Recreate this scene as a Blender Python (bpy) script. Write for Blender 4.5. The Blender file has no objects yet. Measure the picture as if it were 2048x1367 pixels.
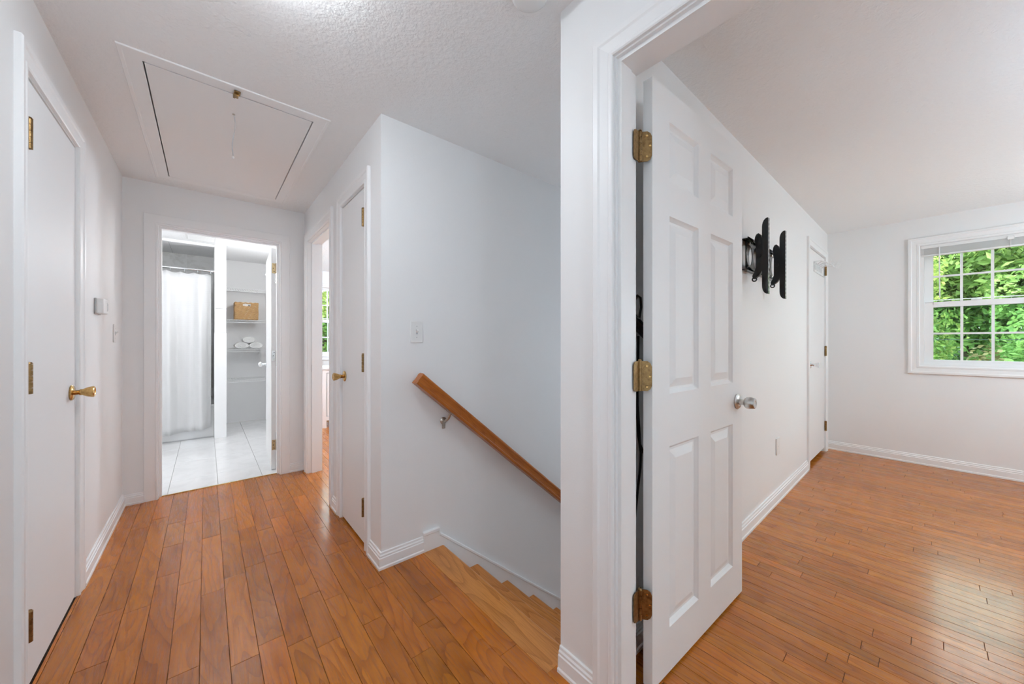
import bpy, bmesh, math, random
from mathutils import Vector, Matrix
random.seed(7)
PI = math.pi
scn = bpy.context.scene
C = scn.collection

# ------------------------------------------------------------------ camera, sky, exposure
CAM_H = 1.157
cam_d = bpy.data.cameras.new('camera'); cam = bpy.data.objects.new('camera', cam_d); C.objects.link(cam)
cam.location = (0, 0, CAM_H); cam.rotation_euler = (PI/2, 0, math.radians(49.46 - 90))
cam_d.sensor_width = 36; cam_d.lens = 715/2048*36; cam_d.clip_start = .02; cam_d.clip_end = 200
scn.camera = cam
w = bpy.data.worlds.new('overcast_sky'); scn.world = w; w.use_nodes = True
bg = w.node_tree.nodes['Background']; bg.inputs[0].default_value = (.93, .97, 1, 1); bg.inputs[1].default_value = 6.6
vs = scn.view_settings; vs.view_transform = 'Standard'; vs.look = 'None'; vs.exposure = 0.42; vs.gamma = 1; vs.use_curve_mapping = False
cy = scn.cycles; cy.max_bounces = 8; cy.diffuse_bounces = 6; cy.use_light_tree = False; cy.use_adaptive_sampling = True; cy.adaptive_threshold = .06; cy.adaptive_min_samples = 12; cy.glossy_bounces = 4; cy.transparent_max_bounces = 8
cy.caustics_reflective = False; cy.caustics_refractive = False; cy.use_denoising = True; cy.sample_clamp_indirect = 6
LAMP_HALL, FILL_HALL, FILL_BED, FILL_BATH, FILL_BED2, FILL_STAIR, FILL_UP = 37., 25., 41., 14.5, 140., 18., 350.  # only the hall dome is a real lamp, the others are added fill

# ------------------------------------------------------------------ room numbers (metres; x along the stair wall, y down the hall)
H = 2.325
XL, YE, XR, YS, XN, YN, YB, XW = -.45, 3.70, .68, 1.825, .955, .851, .725, 5.14
XNB = 1.07            # bedroom face of the doorway wall
DZ = 2.035            # door head

# ------------------------------------------------------------------ materials
def M(name, col, rough=.5, metal=0, spec=.5, coat=0, **kw):
    m = bpy.data.materials.new(name); m.use_nodes = True
    b = m.node_tree.nodes['Principled BSDF']
    b.inputs['Base Color'].default_value = (*col, 1); b.inputs['Roughness'].default_value = rough
    b.inputs['Metallic'].default_value = metal; b.inputs['Specular IOR Level'].default_value = spec
    b.inputs['Coat Weight'].default_value = coat
    for k, v in kw.items(): b.inputs[k.replace('_', ' ')].default_value = v
    return m
class N:
    def __init__(s, m): s.t = m.node_tree; s.b = s.t.nodes['Principled BSDF']
    def n(s, typ, **kw):
        x = s.t.nodes.new('ShaderNode' + typ)
        for k, v in kw.items():
            if k.startswith('i_'):
                k = k[2:]; k = int(k) if k.isdigit() else k
                if isinstance(v, bpy.types.NodeSocket): s.t.links.new(v, x.inputs[k])
                else: x.inputs[k].default_value = v
            else: setattr(x, k, v)
        return x
    def link(s, a, b): s.t.links.new(a, b)
    def math(s, op, a, b=0., c=0.):
        return s.n('Math', operation=op, i_0=a, i_1=b, i_2=c).outputs[0]
    def mixc(s, f, a, b, mode='MIX'):
        x = s.n('Mix', data_type='RGBA', blend_type=mode)
        for i, v in ((0, f), (6, a), (7, b)):
            if isinstance(v, bpy.types.NodeSocket): s.link(v, x.inputs[i])
            else: x.inputs[i].default_value = v if i == 0 or len(v) == 4 else (*v, 1)
        return x.outputs[2]
    def coords(s, scale, kind='Object', off=None):
        v = s.n('TexCoord').outputs[kind]
        if off is not None: v = s.n('VectorMath', operation='ADD', i_0=v, i_1=off).outputs[0]
        return s.n('VectorMath', operation='MULTIPLY', i_0=v, i_1=scale).outputs[0]
    def noise(s, vec, scale=1., detail=2., rough=.5, dist=0.):
        return s.n('TexNoise', i_Vector=vec, i_Scale=scale, i_Detail=detail, i_Roughness=rough, i_Distortion=dist).outputs[0]
    def bump(s, h, strength, dist=.01):
        x = s.n('Bump', i_Strength=strength, i_Distance=dist, i_Height=h); s.link(x.outputs[0], s.b.inputs['Normal']); return x

def paint(name, col, rough, bscale, bstr, detail=2):
    m = M(name, col, rough, spec=.35); g = N(m)
    v = g.coords((1, 1, 1)); h = g.noise(v, bscale, detail, .55)
    g.bump(h, bstr, .002)
    return m
WALL = paint('wall_paint', (.885, .885, .885), .55, 180, .10)
TRIM = paint('trim_paint', (.90, .90, .90), .38, 60, .02)
DOORP = paint('door_paint', (.885, .885, .885), .5, 90, .06)
CEIL = paint('stippled_ceiling', (.90, .90, .90), .85, 60, 1., 3); CEIL.node_tree.nodes['Bump'].inputs['Distance'].default_value = .0035
def wood(name, light, dark, rough=.22, ring=17., vary=.17, wav=.05, sx=5.5, sy=.9, coat=.12, lines=.58):
    m = M(name, light, rough, coat=coat, spec=.38); g = N(m); g.b.inputs['Coat Roughness'].default_value = .10
    r = g.n('ObjectInfo').outputs['Random']
    off = g.n('CombineXYZ', i_X=g.math('MULTIPLY', r, 41.), i_Y=g.math('MULTIPLY', r, 97.), i_Z=g.math('MULTIPLY', r, 23.)).outputs[0]
    n1 = g.noise(g.coords((sx, sy, 2), off=off), 1, 2., .4, .25)
    ripple = g.noise(g.coords((60, 7, 10), off=off), 1, 2, .5)
    fr = g.math('FRACT', g.math('ADD', g.math('MULTIPLY', n1, ring), g.math('MULTIPLY', ripple, .22)))
    rings = g.math('POWER', fr, 3.5)
    fine = g.noise(g.coords((300, 9, 40), off=off), 1, 2, .6)
    fine = g.n('MapRange', i_0=fine, i_1=.45, i_2=.72, i_3=0., i_4=1.).outputs[0]
    blot = g.noise(g.coords((10, 2.6, 4), off=off), 1, 3, .5)
    c = g.mixc(g.math('MULTIPLY', rings, lines), light, dark)
    c = g.mixc(g.math('MULTIPLY', fine, .5), c, dark)
    c = g.mixc(g.n('MapRange', i_0=blot, i_1=.52, i_2=.78, i_3=0., i_4=.30).outputs[0], c, dark)
    hsv = g.n('HueSaturation', i_Color=c)
    rv = g.math('FRACT', g.math('MULTIPLY', r, 17.3))
    g.link(g.n('MapRange', i_0=r, i_3=1-vary, i_4=1+vary).outputs[0], hsv.inputs['Value'])
    g.link(g.n('MapRange', i_0=rv, i_3=.497, i_4=.5025).outputs[0], hsv.inputs['Hue'])
    g.link(hsv.outputs[0], g.b.inputs['Base Color'])
    g.link(g.n('MapRange', i_0=fine, i_3=rough, i_4=rough+.12).outputs[0], g.b.inputs['Roughness'])
    wv = g.noise(g.coords((14, 5, 5), off=off), 1, 1)
    hgt = g.math('ADD', wv, g.math('MULTIPLY', g.math('ADD', fine, rings), -.03))
    g.bump(hgt, wav, .02)
    return m
OAK = wood('oak_hall_floor', (.51, .163, .018), (.21, .050, .005))
OAKB = wood('oak_bedroom_floor', (.50, .162, .020), (.21, .052, .005), ring=14, sx=9, lines=.6)
OAKT = wood('oak_tread', (.64, .255, .060), (.30, .085, .010), rough=.3, vary=.05)
OAKR = wood('oak_handrail', (.44, .125, .014), (.22, .046, .003), rough=.3, vary=0., sx=30, lines=.4)
UNDER = M('subfloor_dark', (.05, .028, .015), .8)
DARK = M('dark_void', (.03, .028, .026), .9)
def aged(name, col, dark, rough):
    m = M(name, col, rough, 1); g = N(m)
    n = g.noise(g.coords((1, 1, 1)), 90, 3, .6)
    g.link(g.mixc(g.n('MapRange', i_0=n, i_1=.4, i_2=.7).outputs[0], col, dark), g.b.inputs['Base Color'])
    return m
BRASS = aged('polished_brass', (.66, .43, .17), (.46, .28, .10), .16)
HINGE = aged('aged_brass', (.34, .215, .095), (.19, .115, .048), .38)
CHROME = M('chrome', (.86, .87, .88), .08, 1)
NICKEL = aged('satin_nickel', (.66, .65, .63), (.58, .57, .55), .28)
STEEL = aged('brushed_steel', (.52, .47, .41), (.44, .39, .34), .3)
BLACK = M('black_powder_coat', (.012, .012, .013), .45)
BLACKG = M('black_gloss_steel', (.02, .02, .021), .2, .3)
PLAST = M('white_plastic', (.84, .84, .83), .35)
PLASTG = M('grey_plastic', (.55, .55, .56), .4)  # one even grey for slots, screws, string and seams
WIREW = M('white_coated_wire', (.82, .83, .83), .35)
CABLE = M('black_cable', (.02, .02, .022), .5)
def tilemat(name, col, vein, rough):
    m = M(name, col, rough, coat=.3); g = N(m)
    r = g.n('ObjectInfo').outputs['Random']
    off = g.n('CombineXYZ', i_X=g.math('MULTIPLY', r, 31.), i_Y=g.math('MULTIPLY', r, 77.), i_Z=0.).outputs[0]
    n = g.noise(g.coords((1, 1, 1), off=off), 5, 5, .6, 1.6)
    g.link(g.mixc(g.n('MapRange', i_0=n, i_1=.46, i_2=.62, i_3=0., i_4=1.).outputs[0], col, vein), g.b.inputs['Base Color'])
    return m
TILE = tilemat('white_floor_tile', (.86, .86, .86), (.81, .81, .81), .16)
MARBLE = tilemat('marble_wall_tile', (.80, .795, .785), (.70, .69, .67), .12)
GROUT = M('grout', (.42, .41, .40), .9)
PORC = M('white_enamel', (.85, .85, .85), .12, coat=.5)
def fabric(name, col, trans, sc):
    m = M(name, col, .9, spec=.1); g = N(m)
    g.b.inputs['Subsurface Weight'].default_value = 0
    v = g.coords((1, 1, 1)); wv = g.n('TexWave', wave_type='BANDS', bands_direction='Z', i_Vector=v, i_Scale=sc, i_Distortion=.3).outputs[1]
    g.bump(wv, .25, .003)
    if trans:
        tr = g.n('BsdfTranslucent'); tr.inputs[0].default_value = (*col, 1)
        mx = g.n('MixShader', i_0=trans); g.link(g.b.outputs[0], mx.inputs[1]); g.link(tr.outputs[0], mx.inputs[2])
        g.link(mx.outputs[0], g.t.nodes['Material Output'].inputs[0])
    return m
CURT = fabric('white_curtain_cloth', (.86, .86, .86), .25, 14)
TOWEL = M('white_terry', (.86, .86, .85), .95, spec=.05); _g = N(TOWEL); _g.bump(_g.noise(_g.coords((1, 1, 1)), 260, 3), .6, .004)
WICK = M('seagrass', (.50, .30, .13), .7); _g = N(WICK)
_n = _g.noise(_g.coords((30, 30, 90)), 1, 3, .6); _g.link(_g.mixc(_n, (.62, .42, .21), (.36, .19, .07)), _g.b.inputs['Base Color'])
def glass(name, tint, refl):
    m = bpy.data.materials.new(name); m.use_nodes = True; t = m.node_tree; t.nodes.clear()
    o = t.nodes.new('ShaderNodeOutputMaterial'); mx = t.nodes.new('ShaderNodeMixShader'); a = t.nodes.new('ShaderNodeBsdfTransparent'); b = t.nodes.new('ShaderNodeBsdfGlossy')
    fr = t.nodes.new('ShaderNodeFresnel'); fr.inputs[0].default_value = refl
    a.inputs[0].default_value = (*tint, 1); b.inputs['Roughness'].default_value = .02
    t.links.new(fr.outputs[0], mx.inputs[0]); t.links.new(a.outputs[0], mx.inputs[1]); t.links.new(b.outputs[0], mx.inputs[2]); t.links.new(mx.outputs[0], o.inputs[0])
    return m
GLASS = glass('window_glass', (.94, .97, .95), 1.35)
GLASSL = glass('screened_glass', (.74, .88, .84), 1.35)
CRYST = glass('clear_acrylic', (.9, .9, .9), 1.5)
def frosted():
    m = M('frosted_glass', (.95, .96, .97), .5); g = N(m)
    tr = g.n('BsdfTranslucent'); tr.inputs[0].default_value = (.95, .97, 1, 1)
    mx = g.n('MixShader', i_0=.8); g.link(g.b.outputs[0], mx.inputs[1]); g.link(tr.outputs[0], mx.inputs[2]); g.link(mx.outputs[0], g.t.nodes['Material Output'].inputs[0])
    return m
FROST = frosted()
def lampglass(name, st, col=(.79, .90, 1)):
    m = M(name, (.9, .88, .84), .4); b = m.node_tree.nodes['Principled BSDF']
    b.inputs['Emission Color'].default_value = (*col, 1); b.inputs['Emission Strength'].default_value = st
    return m
def leaves(name, a, b, c):
    m = M(name, a, .5, spec=.3); g = N(m)
    r = g.n('NewGeometry').outputs['Random Per Island']
    rp = g.n('ValToRGB'); g.link(r, rp.inputs[0]); e = rp.color_ramp.elements
    e[0].color = (*a, 1); e[1].color = (*c, 1); x = e.new(.55); x.color = (*b, 1)
    tr = g.n('BsdfTranslucent'); g.link(rp.outputs[0], g.b.inputs['Base Color']); g.link(rp.outputs[0], tr.inputs[0])
    mx = g.n('MixShader', i_0=.35); g.link(g.b.outputs[0], mx.inputs[1]); g.link(tr.outputs[0], mx.inputs[2]); g.link(mx.outputs[0], g.t.nodes['Material Output'].inputs[0])
    return m
LEAF1 = leaves('leaf_green', (.13, .25, .065), (.23, .39, .10), (.38, .52, .17))
LEAF2 = leaves('leaf_deep_green', (.06, .14, .04), (.10, .20, .055), (.16, .27, .08))
LEAF3 = leaves('leaf_yellow_green', (.13, .23, .05), (.25, .36, .085), (.42, .44, .13))
LEAF4 = leaves('dry_leaf', (.10, .085, .03), (.20, .15, .06), (.30, .24, .12))
BARK = M('bark', (.09, .06, .04), .9)
STONE = M('field_stone', (.34, .29, .22), .9); _g = N(STONE); _g.link(_g.mixc(_g.noise(_g.coords((1, 1, 1)), 6, 3), (.07, .055, .035), (.17, .14, .09)), _g.b.inputs['Base Color'])
GRASS = M('grass_ground', (.045, .09, .02), .9)
WIREO = M('pale_cable', (.05, .055, .055), .9, spec=.1)
SIDING = M('exterior_siding', (.5, .5, .48), .8)

# ------------------------------------------------------------------ helpers
def tag(o, label=None, cat=None, kind=None, group=None):
    if label: o['label'] = label
    if cat: o['category'] = cat
    if kind: o['kind'] = kind
    if group: o['group'] = group
    return o
def thing(name, loc, label, cat=None, kind=None, group=None, rz=0.):
    o = bpy.data.objects.new(name, None); o.empty_display_size = .1; C.objects.link(o)
    o.location = loc; o.rotation_euler = (0, 0, rz)
    return tag(o, label, cat, kind, group)
def root_of(o):
    while o.parent: o = o.parent
    return o
def wmat(o):
    o = root_of(o)
    return Matrix.Translation(o.location) @ o.rotation_euler.to_matrix().to_4x4()
def obj(name, bm, mat, parent=None, local=False, smooth=False, bevel=0., label=None, solid=0., center=False):
    """link a bmesh as one object; geometry is in world coordinates unless local (then in the coordinates of the thing)"""
    bmesh.ops.remove_doubles(bm, verts=bm.verts[:], dist=1e-6)
    bmesh.ops.recalc_face_normals(bm, faces=bm.faces[:])
    me = bpy.data.meshes.new(name); bm.to_mesh(me); bm.free()
    if parent is not None and not local: me.transform(wmat(parent).inverted())
    off = None
    if center:
        vs_ = [v.co for v in me.vertices]
        off = sum(vs_, Vector()) / len(vs_); me.transform(Matrix.Translation(-off))
    me.materials.append(mat)
    if smooth:
        for p in me.polygons: p.use_smooth = True
    o = bpy.data.objects.new(name, me); C.objects.link(o)
    if off is not None: o.location = off
    if parent is not None: o.parent = parent
    if smooth and not bevel:
        try: me.set_sharp_from_angle(angle=math.radians(42))
        except Exception: pass
    if solid:
        s = o.modifiers.new('thickness', 'SOLIDIFY'); s.thickness = solid; s.offset = 0
    if bevel:
        b = o.modifiers.new('edge', 'BEVEL'); b.width = bevel; b.segments = 2; b.limit_method = 'ANGLE'; b.angle_limit = math.radians(35)
        for p in me.polygons: p.use_smooth = True
        try: me.set_sharp_from_angle(angle=math.radians(50))
        except Exception: pass
    if label: o['label'] = label
    return o
def box(bm, x0, x1, y0, y1, z0, z1):
    r = bmesh.ops.create_cube(bm, size=1)
    for v in r['verts']: v.co = Vector(((x0+x1)/2 + v.co.x*(x1-x0), (y0+y1)/2 + v.co.y*(y1-y0), (z0+z1)/2 + v.co.z*(z1-z0)))
    return r['verts']
def boxes(*bs):
    bm = bmesh.new()
    for b in bs: box(bm, *b)
    return bm
def chbox(x0, x1, y0, y1, z0, z1, c):
    """box with a chamfered top (planks and tiles)"""
    bm = bmesh.new(); rings = []
    for z, i in ((z0, 0), (z1-c, 0), (z1, c)):
        rings.append([bm.verts.new(p) for p in ((x0+i, y0+i, z), (x1-i, y0+i, z), (x1-i, y1-i, z), (x0+i, y1-i, z))])
    for a, b in zip(rings, rings[1:]):
        for k in range(4): bm.faces.new((a[k], a[(k+1) % 4], b[(k+1) % 4], b[k]))
    bm.faces.new(rings[-1]); bm.faces.new(rings[0][::-1])
    return bm
def lathe(bm, prof, origin, axis, seg=28):
    """revolve (radius, height) pairs about an axis"""
    q = Vector(axis).normalized().to_track_quat('Z', 'Y').to_matrix(); o = Vector(origin); rings = []
    for r, h in prof:
        if r < 1e-5: rings.append([bm.verts.new(o + q @ Vector((0, 0, h)))])
        else: rings.append([bm.verts.new(o + q @ Vector((r*math.cos(2*PI*k/seg), r*math.sin(2*PI*k/seg), h))) for k in range(seg)])
    for a, b in zip(rings, rings[1:]):
        for k in range(seg):
            k2 = (k+1) % seg
            f = [a[k % len(a)], a[k2 % len(a)], b[k2 % len(b)], b[k % len(b)]]
            f = [v for i, v in enumerate(f) if v not in f[:i]]
            if len(f) > 2: bm.faces.new(f)
    for r in (rings[0], rings[-1]):
        if len(r) > 2: bm.faces.new(r)
    return bm
def tube(bm, pts, r, seg=8, closed=False):
    pts = [Vector(p) for p in pts]; rings = []; n = len(pts); up = None
    for i, p in enumerate(pts):
        d = (pts[(i+1) % n] - pts[i-1]) if closed else (pts[min(i+1, n-1)] - pts[max(i-1, 0)])
        d.normalize()
        if up is None: up = d.orthogonal().normalized()
        up = (up - d*up.dot(d)).normalized(); s = d.cross(up)
        rr = r[i] if isinstance(r, (list, tuple)) else r
        rings.append([bm.verts.new(p + (up*math.cos(2*PI*k/seg) + s*math.sin(2*PI*k/seg))*rr) for k in range(seg)])
    for i in range(n if closed else n-1):
        a, b = rings[i], rings[(i+1) % n]
        for k in range(seg): bm.faces.new((a[k], a[(k+1) % seg], b[(k+1) % seg], b[k]))
    if not closed:
        bm.faces.new(rings[0][::-1]); bm.faces.new(rings[-1])
    return bm
def loft(sections, closed=True, caps=True):
    """skin a list of equally long point rings"""
    bm = bmesh.new(); rr = [[bm.verts.new(p) for p in s] for s in sections]
    n = len(rr[0])
    for a, b in zip(rr, rr[1:]):
        for k in range(n if closed else n-1): bm.faces.new((a[k], a[(k+1) % n], b[(k+1) % n], b[k]))
    if caps: bm.faces.new(rr[0][::-1]); bm.faces.new(rr[-1])
    return bm
CASE = [(0, 0), (0, .010), (.004, .013), (.012, .013), (.016, .010), (.044, .014), (.050, .018), (.066, .019), (.070, .015), (.070, 0)]
FLATC = [(0, 0), (0, .013), (.003, .016), (.010, .016), (.013, .013), (.070, .013), (.072, .010), (.072, 0)]
def casing(parent, o, u, nrm, wd, ht, prof=CASE, reveal=.005, mat=None):
    """three mitred lengths of moulding round a doorway; o is the foot of the opening at the start of u"""
    o, u, nrm, up = Vector(o), Vector(u), Vector(nrm), Vector((0, 0, 1))
    P = [(o - u*reveal, -u), (o - u*reveal + up*(ht+reveal), up-u), (o + u*(wd+reveal) + up*(ht+reveal), up+u), (o + u*(wd+reveal), u)]
    S = [[p + d*a + nrm*b for a, b in prof] for p, d in P]
    for i, nm in enumerate(('side_casing', 'head_casing', 'side_casing')):
        obj(nm, loft([S[i], S[i+1]]), mat or TRIM, parent)
def base_prof(h): return [(0, 0), (.019, 0), (.019, .012), (.015, .017), (.0145, h*.66), (.011, h*.70), (.0115, h*.80), (.007, h*.86), (.0065, h*.97), (.004, h), (0, h)]
def baseboard(name, p0, p1, nrm, label, h=.082, m0=0, m1=0):
    p0, p1, nrm = Vector((*p0, 0)), Vector((*p1, 0)), Vector((*nrm, 0)); d = (p1-p0).normalized()
    S = [[p - d*(m*a if p is p0 else -m*a) + nrm*a + Vector((0, 0, b)) for a, b in base_prof(h)] for p, m in ((p0, m0), (p1, m1))]
    return tag(obj(name, loft(S), TRIM), label, 'baseboard', 'structure')
def hinge(parent, x, y, z, facing, leaf_a=None, leaf_b=None, h=.098, r=.0072, mat=None):
    """knuckle barrel at (x,y), centre height z, with optional flat leaves given as (ux,uy,length,nx,ny) from the barrel"""
    mat = mat or HINGE
    bm = bmesh.new(); k = 5
    for i in range(k):
        z0 = z - h/2 + h*i/k + .0008; z1 = z - h/2 + h*(i+1)/k - .0008
        lathe(bm, [(0, z0), (r, z0), (r, z1), (0, z1)], (x, y, 0), (0, 0, 1), 14)
    lathe(bm, [(r*.62, z-h/2), (r*.62, z+h/2), (r*1.05, z+h/2+.001), (r*.7, z+h/2+.006), (0, z+h/2+.007)], (x, y, 0), (0, 0, 1), 14)
    o = obj('hinge', bm, mat, parent, smooth=True)
    for lf in (leaf_a, leaf_b):
        if not lf: continue
        ux, uy, L, nx, ny, s0 = lf
        u, n = Vector((ux, uy, 0)), Vector((nx, ny, 0)); c = .012; t = .0022
        pts = [(s0, -h/2), (L-c, -h/2), (L-c*.3, -h/2+c*.3), (L, -h/2+c), (L, h/2-c), (L-c*.3, h/2-c*.3), (L-c, h/2), (s0, h/2)]
        S = [[Vector((x, y, z)) + u*a + Vector((0, 0, b)) + n*t*k_ for a, b in pts] for k_ in (0, 1)]
        obj('hinge_leaf', loft(S), mat, o)
        for a, b in ((L*.55, h*.34), (L*.8, 0), (L*.55, -h*.34)):
            p = Vector((x, y, z)) + u*a + Vector((0, 0, b)) + n*t
            obj('screw', lathe(bmesh.new(), [(.0042, 0), (.004, .0008), (.0012, .0002), (0, 0)], p, n, 10), BRASS if mat is HINGE else mat, o)
    return o
def knob(parent, p, n, mat, style):
    p, n = Vector(p), Vector(n)
    rose = obj('rosette', lathe(bmesh.new(), [(0, 0), (.033, 0), (.034, .004), (.029, .009), (.016, .011), (.0, .011)], p, n), mat, parent, smooth=True)
    pr = {'tulip': [(.010, .010), (.0105, .024), (.014, .028), (.013, .033), (.017, .040), (.0215, .050), (.0245, .062), (.0245, .068), (.021, .070), (.017, .067), (0, .066)],
          'satin': [(.013, .010), (.013, .030), (.021, .034), (.0255, .040), (.0265, .052), (.023, .070), (.021, .072), (.013, .072), (.012, .070), (0, .070)],
          'round': [(.009, .010), (.009, .028), (.016, .034), (.024, .045), (.026, .056), (.022, .066), (.012, .071), (0, .072)]}[style]
    return obj('knob', lathe(bmesh.new(), pr, p, n), mat, parent, smooth=True)
def wall(name, label, bs, mat=None):
    return tag(obj(name, boxes(*bs), mat or WALL), label, 'wall', 'structure')
def hole_x(x0, x1, ya, yb, za, zb, holes):
    """boxes of a wall slab in the x-thin direction with rectangular holes (y0,y1,z0,z1), sorted in y"""
    out = []; y = ya
    for h0, h1, z0, z1 in holes:
        out.append((x0, x1, y, h0, za, zb))
        if z0 > za: out.append((x0, x1, h0, h1, za, z0))
        if z1 < zb: out.append((x0, x1, h0, h1, z1, zb))
        y = h1
    out.append((x0, x1, y, yb, za, zb)); return out
def hole_y(y0, y1, xa, xb, za, zb, holes):
    return [(b[2], b[3], b[0], b[1], b[4], b[5]) for b in hole_x(y0, y1, xa, xb, za, zb, holes)]

# ------------------------------------------------------------------ walls
ZB = -2.44
wall('wall_left', 'long white wall of the hall on the left with the closet door', hole_x(XL-.12, XL, -1.5, YE, 0, H, [(1.89, 2.535, 0, DZ+.02)]))
wall('wall_end', 'white end wall of the hall with the bathroom doorway', hole_y(YE, YE+.115, -1.3, XR, 0, H, [(-.285, .505, 0, DZ)]))
wall('wall_right', 'white hall wall with the narrow closet door and far doorway', hole_x(XR, XR+.115, YS, 6.5, 0, H, [(2.04, 2.535, 0, DZ+.02), (2.78, 3.58, 0, DZ+.02)]))
wall('wall_stair', 'tall grey-white wall behind the handrail of the stairwell', [(XR+.115, 4.0, YS, YS+.115, ZB, H), (XR, XR+.115, YS, YS+.115, ZB, -.05)])
wall('wall_doorway', 'white wall beside the camera holding the bedroom doorway', hole_x(XN, XNB, -2.6, YN, 0, H, [(-.155, .645, 0, DZ+.015)]) + [(XN, XNB, YB, YN, ZB, 0)])
wall('wall_bedroom', 'white bedroom wall carrying the television bracket and closet door', hole_y(YB, YN, XNB, XW, 0, H, [(4.185, 4.985, 0, DZ+.02)]) + [(XNB, 4.0, YB, YN, ZB, 0)])
wall('wall_window', 'white far bedroom wall around the double-hung window', hole_x(XW, XW+.14, -2.6, YN, 0, H, [(-.60, .057, .935, 2.075)]))
wall('wall_back', 'bedroom wall opposite the television bracket out of frame', hole_y(-2.74, -2.6, XN, XW+.14, 0, H, [(2.9, 3.557, .935, 2.075), (4.1, 4.757, .935, 2.075)]))
wall('wall_hall_back', 'white wall closing the hall behind the camera', [(XL-.12, XN, -1.62, -1.5, 0, H)])
wall('wall_stair_end', 'white wall closing the stairwell at the foot of the stairs', [(4.0, 4.1, YN, YS, ZB, H)])
wall('wall_closet', 'plain inner walls of the bedroom closet', [(4.1, XW+.14, 1.45, 1.55, 0, H), (XW, XW+.14, YN, 1.45, 0, H)])
wall('wall_linen', 'plain back wall of the narrow hall closet', [(1.3, 1.4, YS+.115, 2.65, 0, H)])
wall('wall_left_closet', 'plain back wall of the left hall closet', [(-1.2, -1.1, 1.6, 2.75, 0, H), (-1.1, XL-.12, 1.6, 1.7, 0, H), (-1.1, XL-.12, 2.65, 2.75, 0, H)])
wall('wall_bath_left', 'white bathroom wall on the left with an added frosted window', hole_x(-1.42, -1.3, YE, 6.6, 0, H, [(4.3, 4.957, .935, 2.075)]))
wall('wall_bath_back', 'white rear wall of the tub alcove and linen shelves', [(-1.42, XR, 6.5, 6.62, 0, H)])
wall('wall_far_room', 'white far wall of the second bedroom around its window', hole_y(6.5, 6.62, XR, 4.12, 0, H, [(1.30, 1.957, .935, 2.075)]))
wall('wall_far_room_side', 'plain side walls of the second bedroom', [(4.0, 4.12, 2.65, 6.5, 0, H), (1.3, 4.0, 2.65, 2.75, 0, H), (XR+.115, 1.3, 2.65, 2.75, 0, H)])
# bathroom partition between tub and linen niche
wall('wall_tub_end', 'narrow white partition post between shower curtain and linen shelves', [(.075, .185, 5.56, 6.5, 0, H)])

# ------------------------------------------------------------------ ceiling with the hatch opening
HX0, HX1, HY0, HY1 = -.202, .432, 2.123, 3.482
ceil = obj('ceiling', boxes((-1.42, HX0, -2.74, 6.62, H, H+.06), (HX1, XW+.14, -2.74, 6.62, H, H+.06), (HX0, HX1, -2.74, HY0, H, H+.06), (HX0, HX1, HY1, 6.62, H, H+.06)), CEIL)
tag(ceil, 'white stippled ceiling over hall, stairs and bedroom', 'ceiling', 'structure')
tag(obj('roof_deck', boxes((-1.42, XW+.14, -2.74, 6.62, H+.45, H+.5), (-1.42, -1.40, -2.74, 6.62, H+.06, H+.45), (XW+.12, XW+.14, -2.74, 6.62, H+.06, H+.45), (-1.4, XW+.12, -2.74, -2.72, H+.06, H+.45), (-1.4, XW+.12, 6.60, 6.62, H+.06, H+.45)), UNDER), 'dark attic deck above the ceiling hatch', 'roof', 'structure')
hatch = thing('attic_hatch', (.115, 2.8, H), 'white attic hatch with pull string set in the hall ceiling', 'hatch')
g = .006
obj('hatch_panel', boxes((HX0+g, HX1-g, HY0+g, HY1-g*.6, H-.004, H+.016)), DOORP, hatch)
tw = .068
def frame_strip(x0, y0, x1, y1, dx, dy):
    prof = [(0, 0), (0, -.003), (.003, -.004), (tw-.016, -.004), (tw-.012, -.006), (tw-.002, -.006), (tw, -.004), (tw, 0)]
    S = []
    for (x, y), (sx, sy) in (((x0, y0), dx), ((x1, y1), dy)):
        S.append([Vector((x + sx*a, y + sy*a, H + b)) for a, b in prof])
    obj('frame_board', loft(S), TRIM, hatch)
cs = [((HX0, HY0), (-1, -1)), ((HX1, HY0), (1, -1)), ((HX1, HY1), (1, 1)), ((HX0, HY1), (-1, 1))]
for i in range(4):
    (a, da), (b, db) = cs[i], cs[(i+1) % 4]; frame_strip(a[0], a[1], b[0], b[1], da, db)
latch = obj('latch', boxes((.098, .122, HY0-.038, HY0-.004, H-.011, H-.005), (.100, .116, HY0-.006, HY0+.022, H-.011, H-.004), (.096, .104, HY0-.020, HY0+.018, H-.016, H-.006)), HINGE, hatch, bevel=.002)
obj('latch_knob', lathe(bmesh.new(), [(0, 0), (.006, 0), (.006, .008), (0, .010)], (.110, HY0-.02, H-.010), (0, 0, -1), 12), BRASS, latch, smooth=True)
st = obj('pull_string', tube(bmesh.new(), [(.107 + .006*math.sin(k*.5), 2.317 + .0012*max(0, k-8)**1.6, H-.002-.0175*k) for k in range(13)], .0022, 6), PLASTG, hatch, smooth=True)
obj('string_eyelet', lathe(bmesh.new(), [(0, 0), (.006, 0), (.006, .004), (0, .006)], (.107, 2.317, H-.002), (0, 0, -1), 10), STEEL, hatch)
obj('string_knot', lathe(bmesh.new(), [(0, 0), (.005, .004), (.005, .012), (0, .016)], (.107+.006*math.sin(6), 2.317+.0012*4**1.6, H-.002-.21), (0, .4, -1), 10), PLAST, hatch, smooth=True)

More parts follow.
